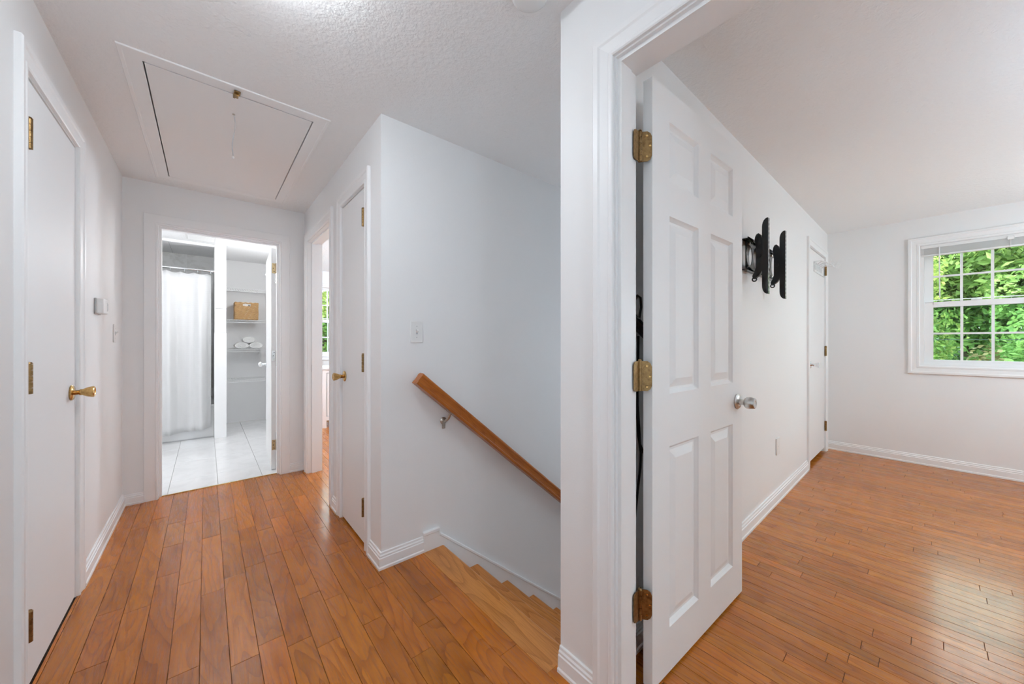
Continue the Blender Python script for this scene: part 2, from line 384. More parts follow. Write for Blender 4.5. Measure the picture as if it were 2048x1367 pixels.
# ------------------------------------------------------------------ floors
floor = tag(obj('floor', boxes((XL-.12, .905, -1.5, YE+.04, -.05, -.004), (-1.1, XL-.12, 1.7, 2.65, -.05, 0), (.905, XNB, -2.6, YN-.002, -.05, -.004), (.905, 1.3, YS+.115, 2.65, -.05, 0)), UNDER), 'glossy red oak strip floor of the hall', 'floor', 'structure')
def plank(parent, x0, x1, y0, y1, mat):
    cx, cy_ = (x0+x1)/2, (y0+y1)/2; gp = .0006
    bm = chbox(x0+gp-cx, x1-gp-cx, y0+gp-cy_, y1-gp-cy_, -.004, 0, .0008)
    o = obj('plank', bm, mat, None); o.location = (cx, cy_, random.uniform(-.0003, .0003)); o.parent = parent
    return o
PW = .084; rnd = random.Random(11)
k = -6
while True:
    x0 = -.018 + PW*k; x1 = min(x0+PW, .905); k += 1
    if x0 >= .90: break
    x0 = max(x0, XL+.0005)
    if x1 <= XL+.004: continue
    y = .15 - rnd.uniform(0, .5); yend = YE+.04
    if x0 > XR-.02: yend = YS
    while y < yend:
        L = rnd.choice((.34, .48, .62, .75, .9, 1.05)); y1 = min(y+L, yend)
        if yend - y1 < .14: y1 = yend
        # where the strip runs under the right wall it stops at the wall
        xa, xb = x0, x1
        plank(floor, xa, xb, max(y, -.3), y1, OAK); y = y1
# strips between closet wall base and doorway are covered; doorway sill strips
bfloor = tag(obj('floor', boxes((XNB, XW, -2.6, YB, -.05, -.004), (4.1, XW, YB, 1.45, -.05, -.004)), UNDER), 'glossy oak strip floor of the bedroom', 'floor', 'structure')
PB = .0575; x = XNB; rnd = random.Random(5)
x0 = .905 + .0
rows = []
xx = .955
while xx < XW-.001:
    rows.append((xx, min(xx+PB, XW))); xx += PB
for a, b in rows:
    par = bfloor if a >= XNB-.03 else floor
    top = .627 if a < XNB-.001 else YB
    lo = -.145 if a < XNB-.001 else -.85
    if 4.185 < a and b < 4.985: top = YB+.06
    y = lo - rnd.uniform(0, .6)
    while y < top:
        L = rnd.choice((.3, .42, .55, .7, .85, 1.0, 1.2)); y1 = min(y+L, top)
        if top - y1 < .12: y1 = top
        if y1 > lo: plank(par, a, b, max(y, lo), y1, OAKB)
        y = y1
rest = obj('floor_strips', boxes((XNB, XW, -2.6, -.85, -.004, 0)), OAKB, bfloor); rest['kind'] = 'stuff'
# hall strip between nosing board and doorway wall
for yy0, yy1 in ((-.3, .25), (.25, YN+.02)):
    plank(floor, .905, .955, yy0, yy1, OAK)
f2 = tag(obj('floor', boxes((XR, 4.0, 2.75, 6.5, -.05, -.004)), UNDER), 'oak strip floor seen through the far doorway', 'floor', 'structure')
xx = XR; rnd = random.Random(3)
while xx < 2.6:
    ins = xx < XR+.11
    y, top = (2.80, 3.56) if ins else (2.75, 6.5)
    while y < top:
        y1 = min(y + rnd.choice((.6, .9, 1.3)), top); plank(f2, xx, min(xx+PB, 2.6), y, y1, OAKB); y = y1
    xx += PB
r2 = obj('floor_strips', boxes((2.6, 4.0, 2.75, 6.5, -.004, 0)), OAKB, f2); r2['kind'] = 'stuff'
# bathroom tiles
tf = tag(obj('floor', boxes((-1.3, XR, YE+.04, 6.5, -.05, -.002)), GROUT), 'white glossy bathroom tile floor beyond the doorway', 'floor', 'structure')
TX = [-1.3, -1.113, -.8165, -.52, -.2235, .073, .3695, .68]; TY = [YE+.045, 4.07, 4.664, 5.258, 5.852, 6.5]
for a, b in zip(TX, TX[1:]):
    for c, d in zip(TY, TY[1:]):
        cx, cyy = (a+b)/2, (c+d)/2
        o = obj('tile', chbox(a+.0014-cx, b-.0014-cx, c+.0006-cyy, d-.0006-cyy, -.002, .003, .0008), TILE, None); o.location = (cx, cyy, 0); o.parent = tf
tag(obj('threshold_strip', boxes((-.265, .485, YE+.034, YE+.047, 0, .005)), BRASS, bevel=.002), 'thin brass threshold strip between hall planks and bathroom tiles', 'threshold')

# ------------------------------------------------------------------ stairs
stairs = thing('staircase', (1.0, 1.33, ZB), 'oak staircase going down behind the near wall corner', 'stairs')
RUN, RISE, NX = .238, .2035, 1.035
def tread(x0, x1, z, nm, mat):
    y0, y1 = YN+.002, YS-.019; cx, cyy = (x0+x1)/2, (y0+y1)/2; t = .027
    pr = [(x0, 0), (x1-.010, 0), (x1-.003, -.003), (x1, -.010), (x1, -.018), (x1-.004, -.025), (x1-.010, -t), (x0, -t)]
    S = [[Vector((px-cx, y-cyy, pz)) for px, pz in pr] for y in (y0, y1)]
    o = obj(nm, loft(S), mat, stairs, local=True); o.location = Vector((cx, cyy, z)) - stairs.location
    return o
nos = tread(.905, NX, 0, 'landing_nosing', OAKT); nos['label'] = 'lighter oak nosing board at the stair head'
for i in range(1, 12):
    tread(NX + RUN*(i-1) - .028, NX + RUN*i, -RISE*i, 'tread', OAKT)
for i in range(0, 12):
    xr = NX - .028 + RUN*i
    obj('riser', boxes((xr-.016, xr, YN+.002, YS-.019, max(ZB, -RISE*(i+1)), -RISE*i-.026)), TRIM, stairs)
tag(obj('floor', boxes((XNB-.1, 4.0, YB, YS, ZB-.05, ZB)), OAKB), 'wood floor at the foot of the stairs', 'floor', 'structure')
tag(obj('wall_under_landing', boxes((.93, .96, YN, YS, ZB, -.06)), WALL), 'plain wall under the stair landing', 'wall', 'structure')
sk = thing('trim_1', (.91, YS, 0), 'white sloping skirt board along the stair wall', 'skirt board', 'structure')
def slab_xz(pts, y0, y1): return loft([[Vector((a, y0, b)) for a, b in pts], [Vector((a, y1, b)) for a, b in pts]])
SL = -.835
obj('skirt_board', slab_xz([(.91, .0), (.91, .088), (1.005, .088), (1.005, .066), (3.7, .066+SL*2.695), (3.7, ZB), (3.3, ZB), (1.005, -.4), (1.005, -.03), (.91, -.03)], YS-.018, YS), TRIM, sk)
obj('skirt_cap', slab_xz([(.907, .088), (.907, .108), (1.008, .108), (1.008, .088)], YS-.022, YS), TRIM, sk, bevel=.004)
obj('skirt_cap', slab_xz([(1.005, .062), (1.005, .084), (3.7, .084+SL*2.695), (3.7, .062+SL*2.695)], YS-.021, YS), TRIM, sk, bevel=.005)

# handrail
rail = thing('handrail', (.80, YS-.06, .94), 'oak handrail sloping down the stair wall', 'handrail')
RD = Vector((1.13, 0, -.946)).normalized(); RU = Vector((-RD.z, 0, RD.x)); RY = Vector((0, -1, 0))
R0 = Vector((.852, YS-.062, .965))
rp = [(-.027, -.032), (.027, -.032), (.029, -.028), (.029, -.019), (.024, -.014), (.0235, -.004), (.026, .010), (.029, .022), (.027, .030), (.018, .034), (-.018, .034), (-.027, .030), (-.029, .022), (-.026, .010), (-.0235, -.004), (-.024, -.014), (-.029, -.019), (-.029, -.028)]
mr = Matrix((( RY.x, RD.x, RU.x), (RY.y, RD.y, RU.y), (RY.z, RD.z, RU.z)))
ro = obj('rail', loft([[Vector((a, s, b)) for a, b in rp] for s in (0, 3.0)]), OAKR, None)
ro.matrix_local = Matrix.Translation(R0 - rail.location) @ mr.to_4x4(); ro.parent = rail
def bracket(s):
    c = R0 + RD*s; bm = bmesh.new(); top = c - RU*.030
    wx, wz = top.x-.012, top.z-.055
    lathe(bm, [(0, 0), (.021, 0), (.021, .003), (.013, .008), (0, .008)], (wx, YS, wz), (0, -1, 0), 18)
    tube(bm, [(wx, YS-.004, wz), (wx, YS-.030, wz+.004), (wx+.004, YS-.052, wz+.022), (top.x, YS-.062, top.z-.002)], [.010, .0085, .008, .008], 10)
    b = obj('bracket', bm, STEEL, rail, smooth=True)
    bm = bmesh.new(); box(bm, -.010, .010, -.034, .034, -.003, .0005)
    for v in bm.verts: v.co = top + mr @ v.co
    obj('saddle_plate', bm, STEEL, b)
    lathe_ = bmesh.new(); box(lathe_, wx-.009, wx+.009, YS-.010, YS, wz-.045, wz); obj('wall_plate', lathe_, STEEL, b, bevel=.003)
for s in (.285, 1.75, 2.8): bracket(s)

# ------------------------------------------------------------------ door trims
def jamb(parent, o, u, n, wd, ht, depth, t=.02, stop=None):
    """lining boards of a doorway: o foot of opening on the room face, u along, n into the wall"""
    o, u, n = Vector(o), Vector(u), Vector(n)
    def bx(nm, a0, a1, d0, d1, z0, z1):
        bm = bmesh.new(); vs_ = box(bm, a0, a1, d0, d1, z0, z1)
        for v in vs_: v.co = o + u*v.co.x + n*v.co.y + Vector((0, 0, v.co.z))
        obj(nm, bm, TRIM, parent)
    bx('side_jamb', -t, 0, 0, depth, 0, ht+t); bx('side_jamb', wd, wd+t, 0, depth, 0, ht+t); bx('head_jamb', 0, wd, 0, depth, ht, ht+t)
    if stop:
        s0, s1 = stop; q = .012
        bx('door_stop', 0, q, s0, s1, 0, ht); bx('door_stop', wd-q, wd, s0, s1, 0, ht); bx('door_stop', q, wd-q, s0, s1, ht-q, ht)
t1 = thing('trim_2', (XL, 2.2, 0), 'white door casing round the left hall closet door', 'door casing', 'structure')
casing(t1, (XL, 1.905, 0), (0, 1, 0), (1, 0, 0), .615, DZ+.005); jamb(t1, (XL, 1.905, 0), (0, 1, 0), (-1, 0, 0), .615, DZ+.005, .12, .015, (.042, .06))
t2 = thing('trim_3', (.11, YE, 0), 'white door casing round the bathroom doorway', 'door casing', 'structure')
casing(t2, (-.265, YE, 0), (1, 0, 0), (0, -1, 0), .75, 2.015, FLATC, .006); jamb(t2, (-.265, YE, 0), (1, 0, 0), (0, 1, 0), .75, 2.015, .115, .02, (.03, .075))
t3 = thing('trim_4', (XR, 3.18, 0), 'white door casing round the far bedroom doorway', 'door casing', 'structure')
casing(t3, (XR, 2.80, 0), (0, 1, 0), (-1, 0, 0), .76, DZ, CASE, .004); jamb(t3, (XR, 2.80, 0), (0, 1, 0), (1, 0, 0), .76, DZ, .115, .02, (.03, .07))
t4 = thing('trim_5', (XR, 2.29, 0), 'white door casing round the narrow closet door beside the stairs', 'door casing', 'structure')
casing(t4, (XR, 2.055, 0), (0, 1, 0), (-1, 0, 0), .465, DZ+.005); jamb(t4, (XR, 2.055, 0), (0, 1, 0), (1, 0, 0), .465, DZ+.005, .115, .015, (.042, .06))
t5 = thing('trim_6', (XN, .245, 0), 'large white casing of the bedroom doorway next to the camera', 'door casing', 'structure')
casing(t5, (XN, -.135, 0), (0, 1, 0), (-1, 0, 0), .762, DZ-.005); jamb(t5, (XN, -.135, 0), (0, 1, 0), (1, 0, 0), .762, DZ-.005, .115, .018, (.012, .070))
casing(t5, (XNB, .627, 0), (0, -1, 0), (1, 0, 0), .762, DZ-.005)
t6 = thing('trim_7', (4.58, YB, 0), 'white casing round the bedroom closet door', 'door casing', 'structure')
casing(t6, (4.205, YB, 0), (1, 0, 0), (0, -1, 0), .765, DZ+.005); jamb(t6, (4.205, YB, 0), (1, 0, 0), (0, 1, 0), .765, DZ+.005, .126, .02, (.042, .06))

# strike plate on the far jamb
tag(obj('strike_plate', boxes((XR+.028, XR+.064, 3.5572, 3.5605, .895, .955)), NICKEL, bevel=.001), 'small metal strike plate on the far bedroom door jamb', 'strike plate')

# ------------------------------------------------------------------ doors
d1 = thing('door_1', (XL, 2.21, 0), 'flat white hall closet door with three brass hinges, far left', 'door', 'structure')
obj('door_leaf', boxes((XL-.038, XL-.002, 1.909, 2.516, .007, DZ)), DOORP, d1, bevel=.002)
for z in (1.835, 1.036, .228): hinge(d1, XL+.011, 1.909, z, 0, None, None, r=.0085)
knob(d1, (XL-.002, 2.452, .934), (1, 0, 0), BRASS, 'tulip')
d3 = thing('door_3', (XR, 2.29, 0), 'narrow flat white closet door with brass knob beside stairwell', 'door', 'structure')
obj('door_leaf', boxes((XR+.002, XR+.038, 2.059, 2.516, .014, DZ-.002)), DOORP, d3, bevel=.002)
for z in (1.852, 1.038, .230): hinge(d3, XR-.013, 2.060, z, 0, None, None, r=.0085)
knob(d3, (XR+.002, 2.462, .936), (-1, 0, 0), BRASS, 'tulip')
# six-panel bedroom door, swung open
DA = math.radians(-2.3)
d4 = thing('door_4', (1.116, .594, 0), 'six-panel white door standing open into the bedroom', 'door', 'structure', rz=DA)
DW, DT = .762, .033
us = [0, .110, .330, .436, .657, DW]; zs = [.010, .164, .794, .977, 1.595, 1.712, 1.922, DZ-.003]
bm = bmesh.new()
for a, b in ((0, 1), (2, 3), (4, 5)): box(bm, us[a], us[b], 0, DT, zs[0], zs[-1])
for a, b in ((0, 1), (2, 3), (4, 5), (6, 7)):
    for c, d in ((1, 2), (3, 4)): box(bm, us[c], us[d], 0, DT, zs[a], zs[b])
obj('door_frame', bm, DOORP, d4, local=True)
for c, d in ((1, 2), (3, 4)):
    for a, b in ((1, 2), (3, 4), (5, 6)):
        bm = bmesh.new(); S = []
        for ins, dep in ((.050, .0035), (.020, .013), (.012, .013), (.004, .005), (0, 0)):
            S.append([(us[c]+ins, dep, zs[a]+ins), (us[d]-ins, dep, zs[a]+ins), (us[d]-ins, dep, zs[b]-ins), (us[c]+ins, dep, zs[b]-ins)])
        for ins, dep in ((0, 0), (.004, .005), (.012, .013), (.020, .013), (.050, .0035)):
            S.append([(us[c]+ins, DT-dep, zs[a]+ins), (us[d]-ins, DT-dep, zs[a]+ins), (us[d]-ins, DT-dep, zs[b]-ins), (us[c]+ins, DT-dep, zs[b]-ins)])
        bm.free(); obj('panel', loft([[Vector(p) for p in s] for s in S]), DOORP, d4, local=True)
md = wmat(d4); kp = md @ Vector((.703, 0, .889)); kn = md.to_3x3() @ Vector((0, -1, 0))
knob(d4, kp, kn, NICKEL, 'satin')
kp2 = md @ Vector((.703, DT, .889)); knob(d4, kp2, -kn, NICKEL, 'satin')
for z in (1.798, 1.045, .295):
    hinge(d4, 1.083, .6195, z, 0, (-1, .0, .036, 0, 1, .002), None, r=.0065)
    hb = d4.children[-1]
    # leaf on the door edge
    h_, c = .098, .018; u = Vector((.55, -.84, 0)); s = Vector((1.088, .620, z)); e = Vector((1.110, .592, z))
    pts = [(0, -h_/2), (.6, -h_/2), (.86, -h_/2+c*.35), (1, -h_/2+c), (1, h_/2-c), (.86, h_/2-c*.35), (.6, h_/2), (0, h_/2)]
    S = [[s.lerp(e, a) + Vector((0, 0, b)) + Vector((-.0022*k_, -.0012*k_, 0)) for a, b in pts] for k_ in (0, 1)]
    obj('hinge_leaf', loft(S), HINGE, hb)
    nn = Vector((-.72, -.69, 0))
    for a, b in ((.55, .034), (.82, 0), (.55, -.034)):
        obj('screw', lathe(bmesh.new(), [(.004, 0), (.004, .001), (.0012, .0004), (0, .0002)], s.lerp(e, a) + Vector((0, 0, b)) + Vector((-.0022, -.0012, 0)), nn, 10), BRASS, hb)
# bathroom door
d2 = thing('door_2', (.480, 3.852, 0), 'white bathroom door standing open against the linen shelves', 'door', 'structure', rz=math.radians(90-3.0))
obj('door_leaf', boxes((.003, .745, 0, .035, .008, 2.005)), DOORP, d2, local=True, bevel=.002)
m2 = wmat(d2)
for z, mt in ((1.822, HINGE), (1.033, NICKEL), (.228, HINGE)):
    o = obj('hinge', boxes((.0005, .003, .004, .030, z-.045, z+.045)), aged('dull_brass_%.2f' % z, (.58, .45, .26), (.5, .37, .19), .4) if mt is HINGE else NICKEL, d2, local=True)
    for b in (-.03, 0, .03): obj('screw', lathe(bmesh.new(), [(0, 0), (.004, 0), (0, .001)], m2 @ Vector((.0005, .014+.006*(b == 0), z+b)), m2.to_3x3() @ Vector((-1, 0, 0)), 10), BLACK, o)
    obj('barrel', lathe(bmesh.new(), [(0, z-.047), (.006, z-.047), (.006, z+.047), (0, z+.047)], m2 @ Vector((-.004, -.004, 0)), (0, 0, 1), 12), mt, o, smooth=True)
knob(d2, m2 @ Vector((.680, .035, .925)), m2.to_3x3() @ Vector((0, 1, 0)), CHROME, 'round')
knob(d2, m2 @ Vector((.680, 0, .925)), m2.to_3x3() @ Vector((0, -1, 0)), CHROME, 'round')
# bedroom closet door
d5 = thing('door_5', (4.58, YB, 0), 'flat white bedroom closet door with wire rack, near the far corner', 'door', 'structure')
obj('door_leaf', boxes((4.209, 4.966, YB+.002, YB+.037, .042, DZ)), DOORP, d5, bevel=.002)
for z in (1.905, 1.06, .27): hinge(d5, 4.969, YB-.010, z, 0, None, None, r=.0095)
knob(d5, (4.275, YB+.002, .945), (0, -1, 0), CHROME, 'tulip')

# ------------------------------------------------------------------ baseboards
baseboard('baseboard_left', (XL, 2.60), (XL, YE), (1, 0), 'white baseboard along the left hall wall beyond the closet', .084, 0, -1)
baseboard('baseboard_left_near', (XL, -1.5), (XL, 1.825), (1, 0), 'white baseboard of the left hall wall before the closet', .084)
baseboard('baseboard_end', (XL, YE), (-.343, YE), (0, -1), 'short white baseboard left of the bathroom doorway', .075, -1, 0)
baseboard('baseboard_end_right', (.563, YE), (XR, YE), (0, -1), 'short white baseboard right of the bathroom doorway', .075)
baseboard('baseboard_right', (XR, 2.605), (XR, 2.722), (-1, 0), 'tiny white baseboard between the two hall doors on the right')
baseboard('baseboard_corner', (XR, YS), (XR, 1.978), (-1, 0), 'white baseboard turning the corner beside the narrow closet door', .084, 1, 0)
baseboard('baseboard_stair', (XR, YS), (.91, YS), (0, -1), 'white baseboard at the head of the stair wall', .084, 1, 0)
baseboard('baseboard_near', (XN, YN), (XN, .70), (-1, 0), 'white baseboard on the near wall corner beside the stairs', .086)
baseboard('baseboard_bedroom', (1.10, YB), (4.128, YB), (0, -1), 'white baseboard under the television bracket wall', .09)
baseboard('baseboard_window', (XW, YB), (XW, -2.6), (-1, 0), 'white baseboard under the bedroom window', .09)
baseboard('baseboard_far_room', (.80, 6.5), (4.0, 6.5), (0, -1), 'white baseboard in the second bedroom', .09)

# ------------------------------------------------------------------ windows
def window(name, loc, rz, label, pane_mat=GLASS, sliver=False):
    """double-hung six-over-six window; local x along the wall (glass 0..0.507), local y outward, z up from the floor"""
    t = thing(name, loc, label, 'window', 'structure', rz=rz)
    L = dict(parent=t, local=True)
    gx0, gx1, zb, zm0, zm1, zt = 0., .507, .992, 1.478, 1.530, 2.012
    # picture-frame casing on the wall face
    P = [(-.079, .935, -1, -1), (.586, .935, 1, -1), (.586, 2.062, 1, 1), (-.079, 2.062, -1, 1)]
    pf = [(0, 0), (0, .012), (.006, .016), (.018, .016), (.022, .013), (.052, .016), (.058, .021), (.074, .021), (.078, .017), (.078, 0)]
    S = [[Vector((x + sx*a, -b, z + sz*a)) for a, b in pf] for x, z, sx, sz in P]
    for i in range(4): obj('casing_board', loft([S[i], S[(i+1) % 4]]), TRIM, **L)
    # frame lining
    obj('window_frame', boxes((-.078, -.056, -.001, .14, .935, 2.075), (.563, .585, -.001, .14, .935, 2.075), (-.056, .563, -.001, .14, .935, .952), (-.056, .563, -.001, .14, 2.058, 2.075)), TRIM, **L)
    obj('sill', boxes((-.056, .563, .02, .15, .952, .962)), TRIM, **L)
    for nm, z0, z1, y0, rail0, rail1 in (('lower_sash', .955, zm1, .035, .037, .05), ('upper_sash', zm0+.005, 2.058, .072, .046, .046)):
        y1 = y0+.033; a, b = z0+rail0, z1-rail1
        s = obj(nm, boxes((-.0556, gx0, y0, y1, z0, z1), (gx1, gx1+.0556, y0, y1, z0, z1), (gx0, gx1, y0, y1, z0, a), (gx0, gx1, y0, y1, b, z1)), TRIM, bevel=.003, **L)
        pw = (gx1-gx0)/3; ph = (b-a)/2
        for i in (1, 2): obj('muntin', boxes((pw*i-.008, pw*i+.008, y0+.006, y1-.006, a, b)), TRIM, parent=s, local=True)
        obj('muntin', boxes((gx0, gx1, y0+.007, y1-.007, a+ph-.008, a+ph+.008)), TRIM, parent=s, local=True)
        for i in range(3):
            for j in range(2):
                obj('pane', boxes((pw*i+.008*(i > 0), pw*(i+1)-.008*(i < 2), y0+.015, y0+.018, a+ph*j+.008*j, a+ph*(j+1)-.008*(1-j))), GLASSL if nm == 'lower_sash' and pane_mat is GLASS else pane_mat, parent=s, local=True)
    obj('sash_lock', boxes((.22, .28, .026, .05, zm1-.001, zm1+.010)), PLAST, bevel=.003, **L)
    obj('screen_bar', boxes((-.05, .557, .118, .128, zm1+.018, zm1+.026)), TRIM, **L)
    return t
window('window_1', (XW, -.018, 0), -PI/2, 'white six-over-six double-hung window with green trees outside')
window('window_2', (1.378, 6.5, 0), 0, 'white window glimpsed through the far bedroom doorway')
window('added_window_3', (3.482, -2.6, 0), PI, 'bedroom window added on the unseen side wall for daylight, left one')  # added opening for daylight in the bedroom, never in view
window('added_window_4', (4.682, -2.6, 0), PI, 'bedroom window added on the unseen side wall for daylight, right one')  # second added bedroom window, also there for daylight
window('added_window_5', (-1.3, 4.378, 0), PI/2, 'frosted bathroom window added out of sight on the left for light', FROST)  # added unseen, brings soft daylight into the bathroom
# raised blind
bl = thing('window_blind', (XW, -.27, 1.96), 'white horizontal blind raised to the top of the bedroom window', 'blind')
def wl(x0, x1, y0, y1, z0, z1): return (XW+y0, XW+y1, -.018-x1, -.018-x0, z0, z1)
obj('headrail', boxes(wl(-.073, .580, -.006, .030, 2.030, 2.060)), PLAST, bl, bevel=.002)
bm = bmesh.new()
for k in range(13): box(bm, *wl(-.070+.001*(k % 2), .577-.001*(k % 3), -.008+.002*(k % 2), .020, 1.975+.0042*k, 1.975+.0042*k+.0024))
o = obj('slat', bm, PLAST, bl); o['kind'] = 'stuff'
obj('bottom_rail', boxes(wl(-.072, .579, -.008, .022, 1.956, 1.973)), PLAST, bl, bevel=.003)
obj('tilt_wand', tube(bmesh.new(), [(XW-.014, -.018-.038, 2.036), (XW-.017, -.018-.038, 1.9), (XW-.017, -.018-.040, 1.565)], .0042, 8), PLAST, bl, smooth=True)
obj('cord_lock', boxes(wl(.405, .440, -.020, -.006, 2.016, 2.046)), PLAST, bl, bevel=.003)
obj('lift_cord', tube(bmesh.new(), [(XW-.012, -.44, 2.02), (XW-.013, -.441, 1.975), (XW-.012, -.436, 1.962)], .0018, 6), PLAST, bl)

# ------------------------------------------------------------------ switches, thermostat, outlet, detector
def switch_plate(name, c, u, n, label):
    c, u, n = Vector(c), Vector(u), Vector(n); up = Vector((0, 0, 1))
    t = thing(name, c - up*.06, label, 'light switch')
    def bx(nm, a, b, d0, d1, mat, par=None, bev=0., zc=0.):
        bm = bmesh.new(); vs_ = box(bm, -a, a, d0, d1, zc-b, zc+b)
        for v in vs_: v.co = c + u*v.co.x + n*v.co.y + up*v.co.z
        return obj(nm, bm, mat, par or t, bevel=bev)
    p = bx('cover_plate', .036, .058, 0, .006, PLAST, None, .0025)
    bx('switch_slot', .0055, .0125, .0058, .0068, PLASTG, p)
    obj('toggle', tube(bmesh.new(), [c + n*.005, c + n*.014 + up*.006, c + n*.019 + up*.009], [.0058, .005, .0042], 8), PLAST, t, smooth=True)
    for s in (-1, 1): obj('screw', lathe(bmesh.new(), [(0, 0), (.003, 0), (0, .001)], c + n*.006 + up*.030*s, n, 10), PLASTG, p)
    return t
switch_plate('light_switch', (.873, YS, 1.212), (1, 0, 0), (0, -1, 0), 'white toggle light switch on the stair wall above the handrail')
switch_plate('light_switch', (XL, 3.40, 1.212), (0, 1, 0), (1, 0, 0), 'white toggle light switch on the left wall near the bathroom')
th = thing('thermostat', (XL, 2.93, 1.3), 'small white thermostat box on the left hall wall', 'thermostat')
obj('base_plate', boxes((XL, XL+.008, 2.868, 2.992, 1.306, 1.392)), PLASTG, th, bevel=.004)
cv = obj('cover', boxes((XL+.006, XL+.034, 2.868, 2.985, 1.308, 1.390)), PLAST, th, bevel=.006)
obj('dial_slot', boxes((XL+.0335, XL+.0355, 2.952, 2.972, 1.326, 1.372)), PLAST, cv)
obj('dial_marker', boxes((XL+.035, XL+.0362, 2.963, 2.970, 1.330, 1.368)), PLASTG, cv)
ot = thing('outlet_plate', (3.165, YB, .34), 'white wall plate low on the bedroom wall', 'wall plate')
p = obj('cover_plate', boxes((3.125, 3.205, YB-.009, YB, .338, .458)), PLAST, ot, bevel=.0025)
obj('screw', lathe(bmesh.new(), [(0, 0), (.003, 0), (0, .001)], (3.165, YB-.009, .397), (0, -1, 0), 10), PLASTG, p)
sd = thing('smoke_detector', (.815, .862, H), 'round white smoke detector on the hall ceiling', 'smoke detector')
b = obj('housing', lathe(bmesh.new(), [(0, 0), (.062, 0), (.063, .012), (.060, .024), (.050, .032), (.030, .036), (0, .036)], (.815, .862, H), (0, 0, -1), 40), PLAST, sd, smooth=True)
obj('vent_ring', lathe(bmesh.new(), [(.063, .004), (.066, .004), (.066, .008), (.063, .008)], (.815, .862, H), (0, 0, -1), 40), PLAST, b, smooth=True)
obj('indicator', lathe(bmesh.new(), [(0, 0), (.002, 0), (0, .001)], (.842, .895, H-.0325), (0, 0, -1), 8), BLACK, b)

# hall ceiling lamp, and unseen fill lamps added to brighten the rooms
def lamp(name, x, y, label, st, r=.14):
    t = thing(name, (x, y, H), label, 'ceiling lamp')
    obj('base', lathe(bmesh.new(), [(0, 0), (r*1.02, 0), (r*1.05, .006), (r*1.02, .022), (0, .022)], (x, y, H), (0, 0, -1), 36), NICKEL, t, smooth=True)
    obj('glass_dome', lathe(bmesh.new(), [(r, .020), (r*.97, .035), (r*.82, .058), (r*.55, .074), (r*.25, .081), (0, .083)], (x, y, H), (0, 0, -1), 36), lampglass(name+'_glass', st, (.87, .94, 1)), t, smooth=True)
    obj('finial', lathe(bmesh.new(), [(.006, .080), (.008, .086), (.005, .094), (0, .096)], (x, y, H), (0, 0, -1), 14), NICKEL, t, smooth=True)
def globe(name, x, y, z, top, label, st, r=.12):
    t = thing(name, (x, y, z), label, 'pendant lamp')
    obj('canopy', lathe(bmesh.new(), [(0, 0), (.06, 0), (.055, .018), (.012, .028), (0, .028)], (x, y, top), (0, 0, -1), 28), NICKEL, t, smooth=True)
    obj('stem', tube(bmesh.new(), [(x, y, top-.02), (x, y, z+r)], .005, 8), NICKEL, t, smooth=True)
    obj('holder', lathe(bmesh.new(), [(.035, -.012), (.035, .020), (.012, .035), (0, .035)], (x, y, z+r), (0, 0, 1), 24), NICKEL, t, smooth=True)
    obj('glass_globe', lathe(bmesh.new(), [(r*math.sin(PI*k/16), -r*math.cos(PI*k/16)) for k in range(17)], (x, y, z), (0, 0, 1), 28), lampglass(name+'_glass', st, (.97, .98, 1) if 'bath' in name else (.76, .885, 1)), t, smooth=True)
def floor_globe(name, x, y, z, label, st, r=.12):
    t = thing(name, (x, y, 0), label, 'floor lamp')
    obj('foot', lathe(bmesh.new(), [(0, 0), (.13, 0), (.13, .012), (.03, .028), (0, .028)], (x, y, .001), (0, 0, 1), 32), NICKEL, t, smooth=True)
    obj('pole', tube(bmesh.new(), [(x, y, .02), (x, y, z-r+.005)], .010, 12), NICKEL, t, smooth=True)
    obj('holder', lathe(bmesh.new(), [(.012, -.035), (.035, -.015), (.035, .010), (0, .010)], (x, y, z-r), (0, 0, 1), 24), NICKEL, t, smooth=True)
    obj('glass_globe', lathe(bmesh.new(), [(r*math.sin(PI*k/14), -r*math.cos(PI*k/14)) for k in range(15)], (x, y, z), (0, 0, 1), 24), lampglass(name+'_glass', st, (.76, .885, 1)), t, smooth=True)
def sconce(x, y, z, label, st):
    t = thing('bath_fill_sconce', (x, y, z-.08), label, 'wall lamp')
    obj('back_plate', lathe(bmesh.new(), [(0, 0), (.045, 0), (.045, .008), (.012, .014), (0, .014)], (XR, y, z-.09), (-1, 0, 0), 24), CHROME, t, smooth=True)
    obj('arm', tube(bmesh.new(), [(XR-.01, y, z-.09), (XR-.05, y, z-.09), (XR-.085, y, z-.08), (XR-.085, y, z-.07)], .006, 8), CHROME, t, smooth=True)
    obj('glass_globe', lathe(bmesh.new(), [(.075*math.sin(PI*k/12), -.075*math.cos(PI*k/12)) for k in range(13)], (XR-.085, y, z), (0, 0, 1), 20), lampglass('sconce_glass', st, (.97, .98, 1)), t, smooth=True)
def torchiere(x, y, label, st):
    t = thing('torchiere', (x, y, 0), label, 'floor lamp')
    obj('foot', lathe(bmesh.new(), [(0, 0), (.14, 0), (.14, .012), (.03, .030), (0, .030)], (x, y, .001), (0, 0, 1), 32), NICKEL, t, smooth=True)
    obj('pole', tube(bmesh.new(), [(x, y, .02), (x, y, 1.62)], .011, 12), NICKEL, t, smooth=True)
    obj('bowl', lathe(bmesh.new(), [(.012, 1.60), (.06, 1.62), (.12, 1.67), (.15, 1.73), (.147, 1.73), (.117, 1.675), (.05, 1.63), (0, 1.625)], (x, y, 0), (0, 0, 1), 32), NICKEL, t, smooth=True)
    obj('bulb', lathe(bmesh.new(), [(0, 1.67), (.11, 1.672), (.11, 1.682), (0, 1.690)], (x, y, 0), (0, 0, 1), 28), lampglass('torchiere_glass', st, (.64, .83, 1)), t, smooth=True)
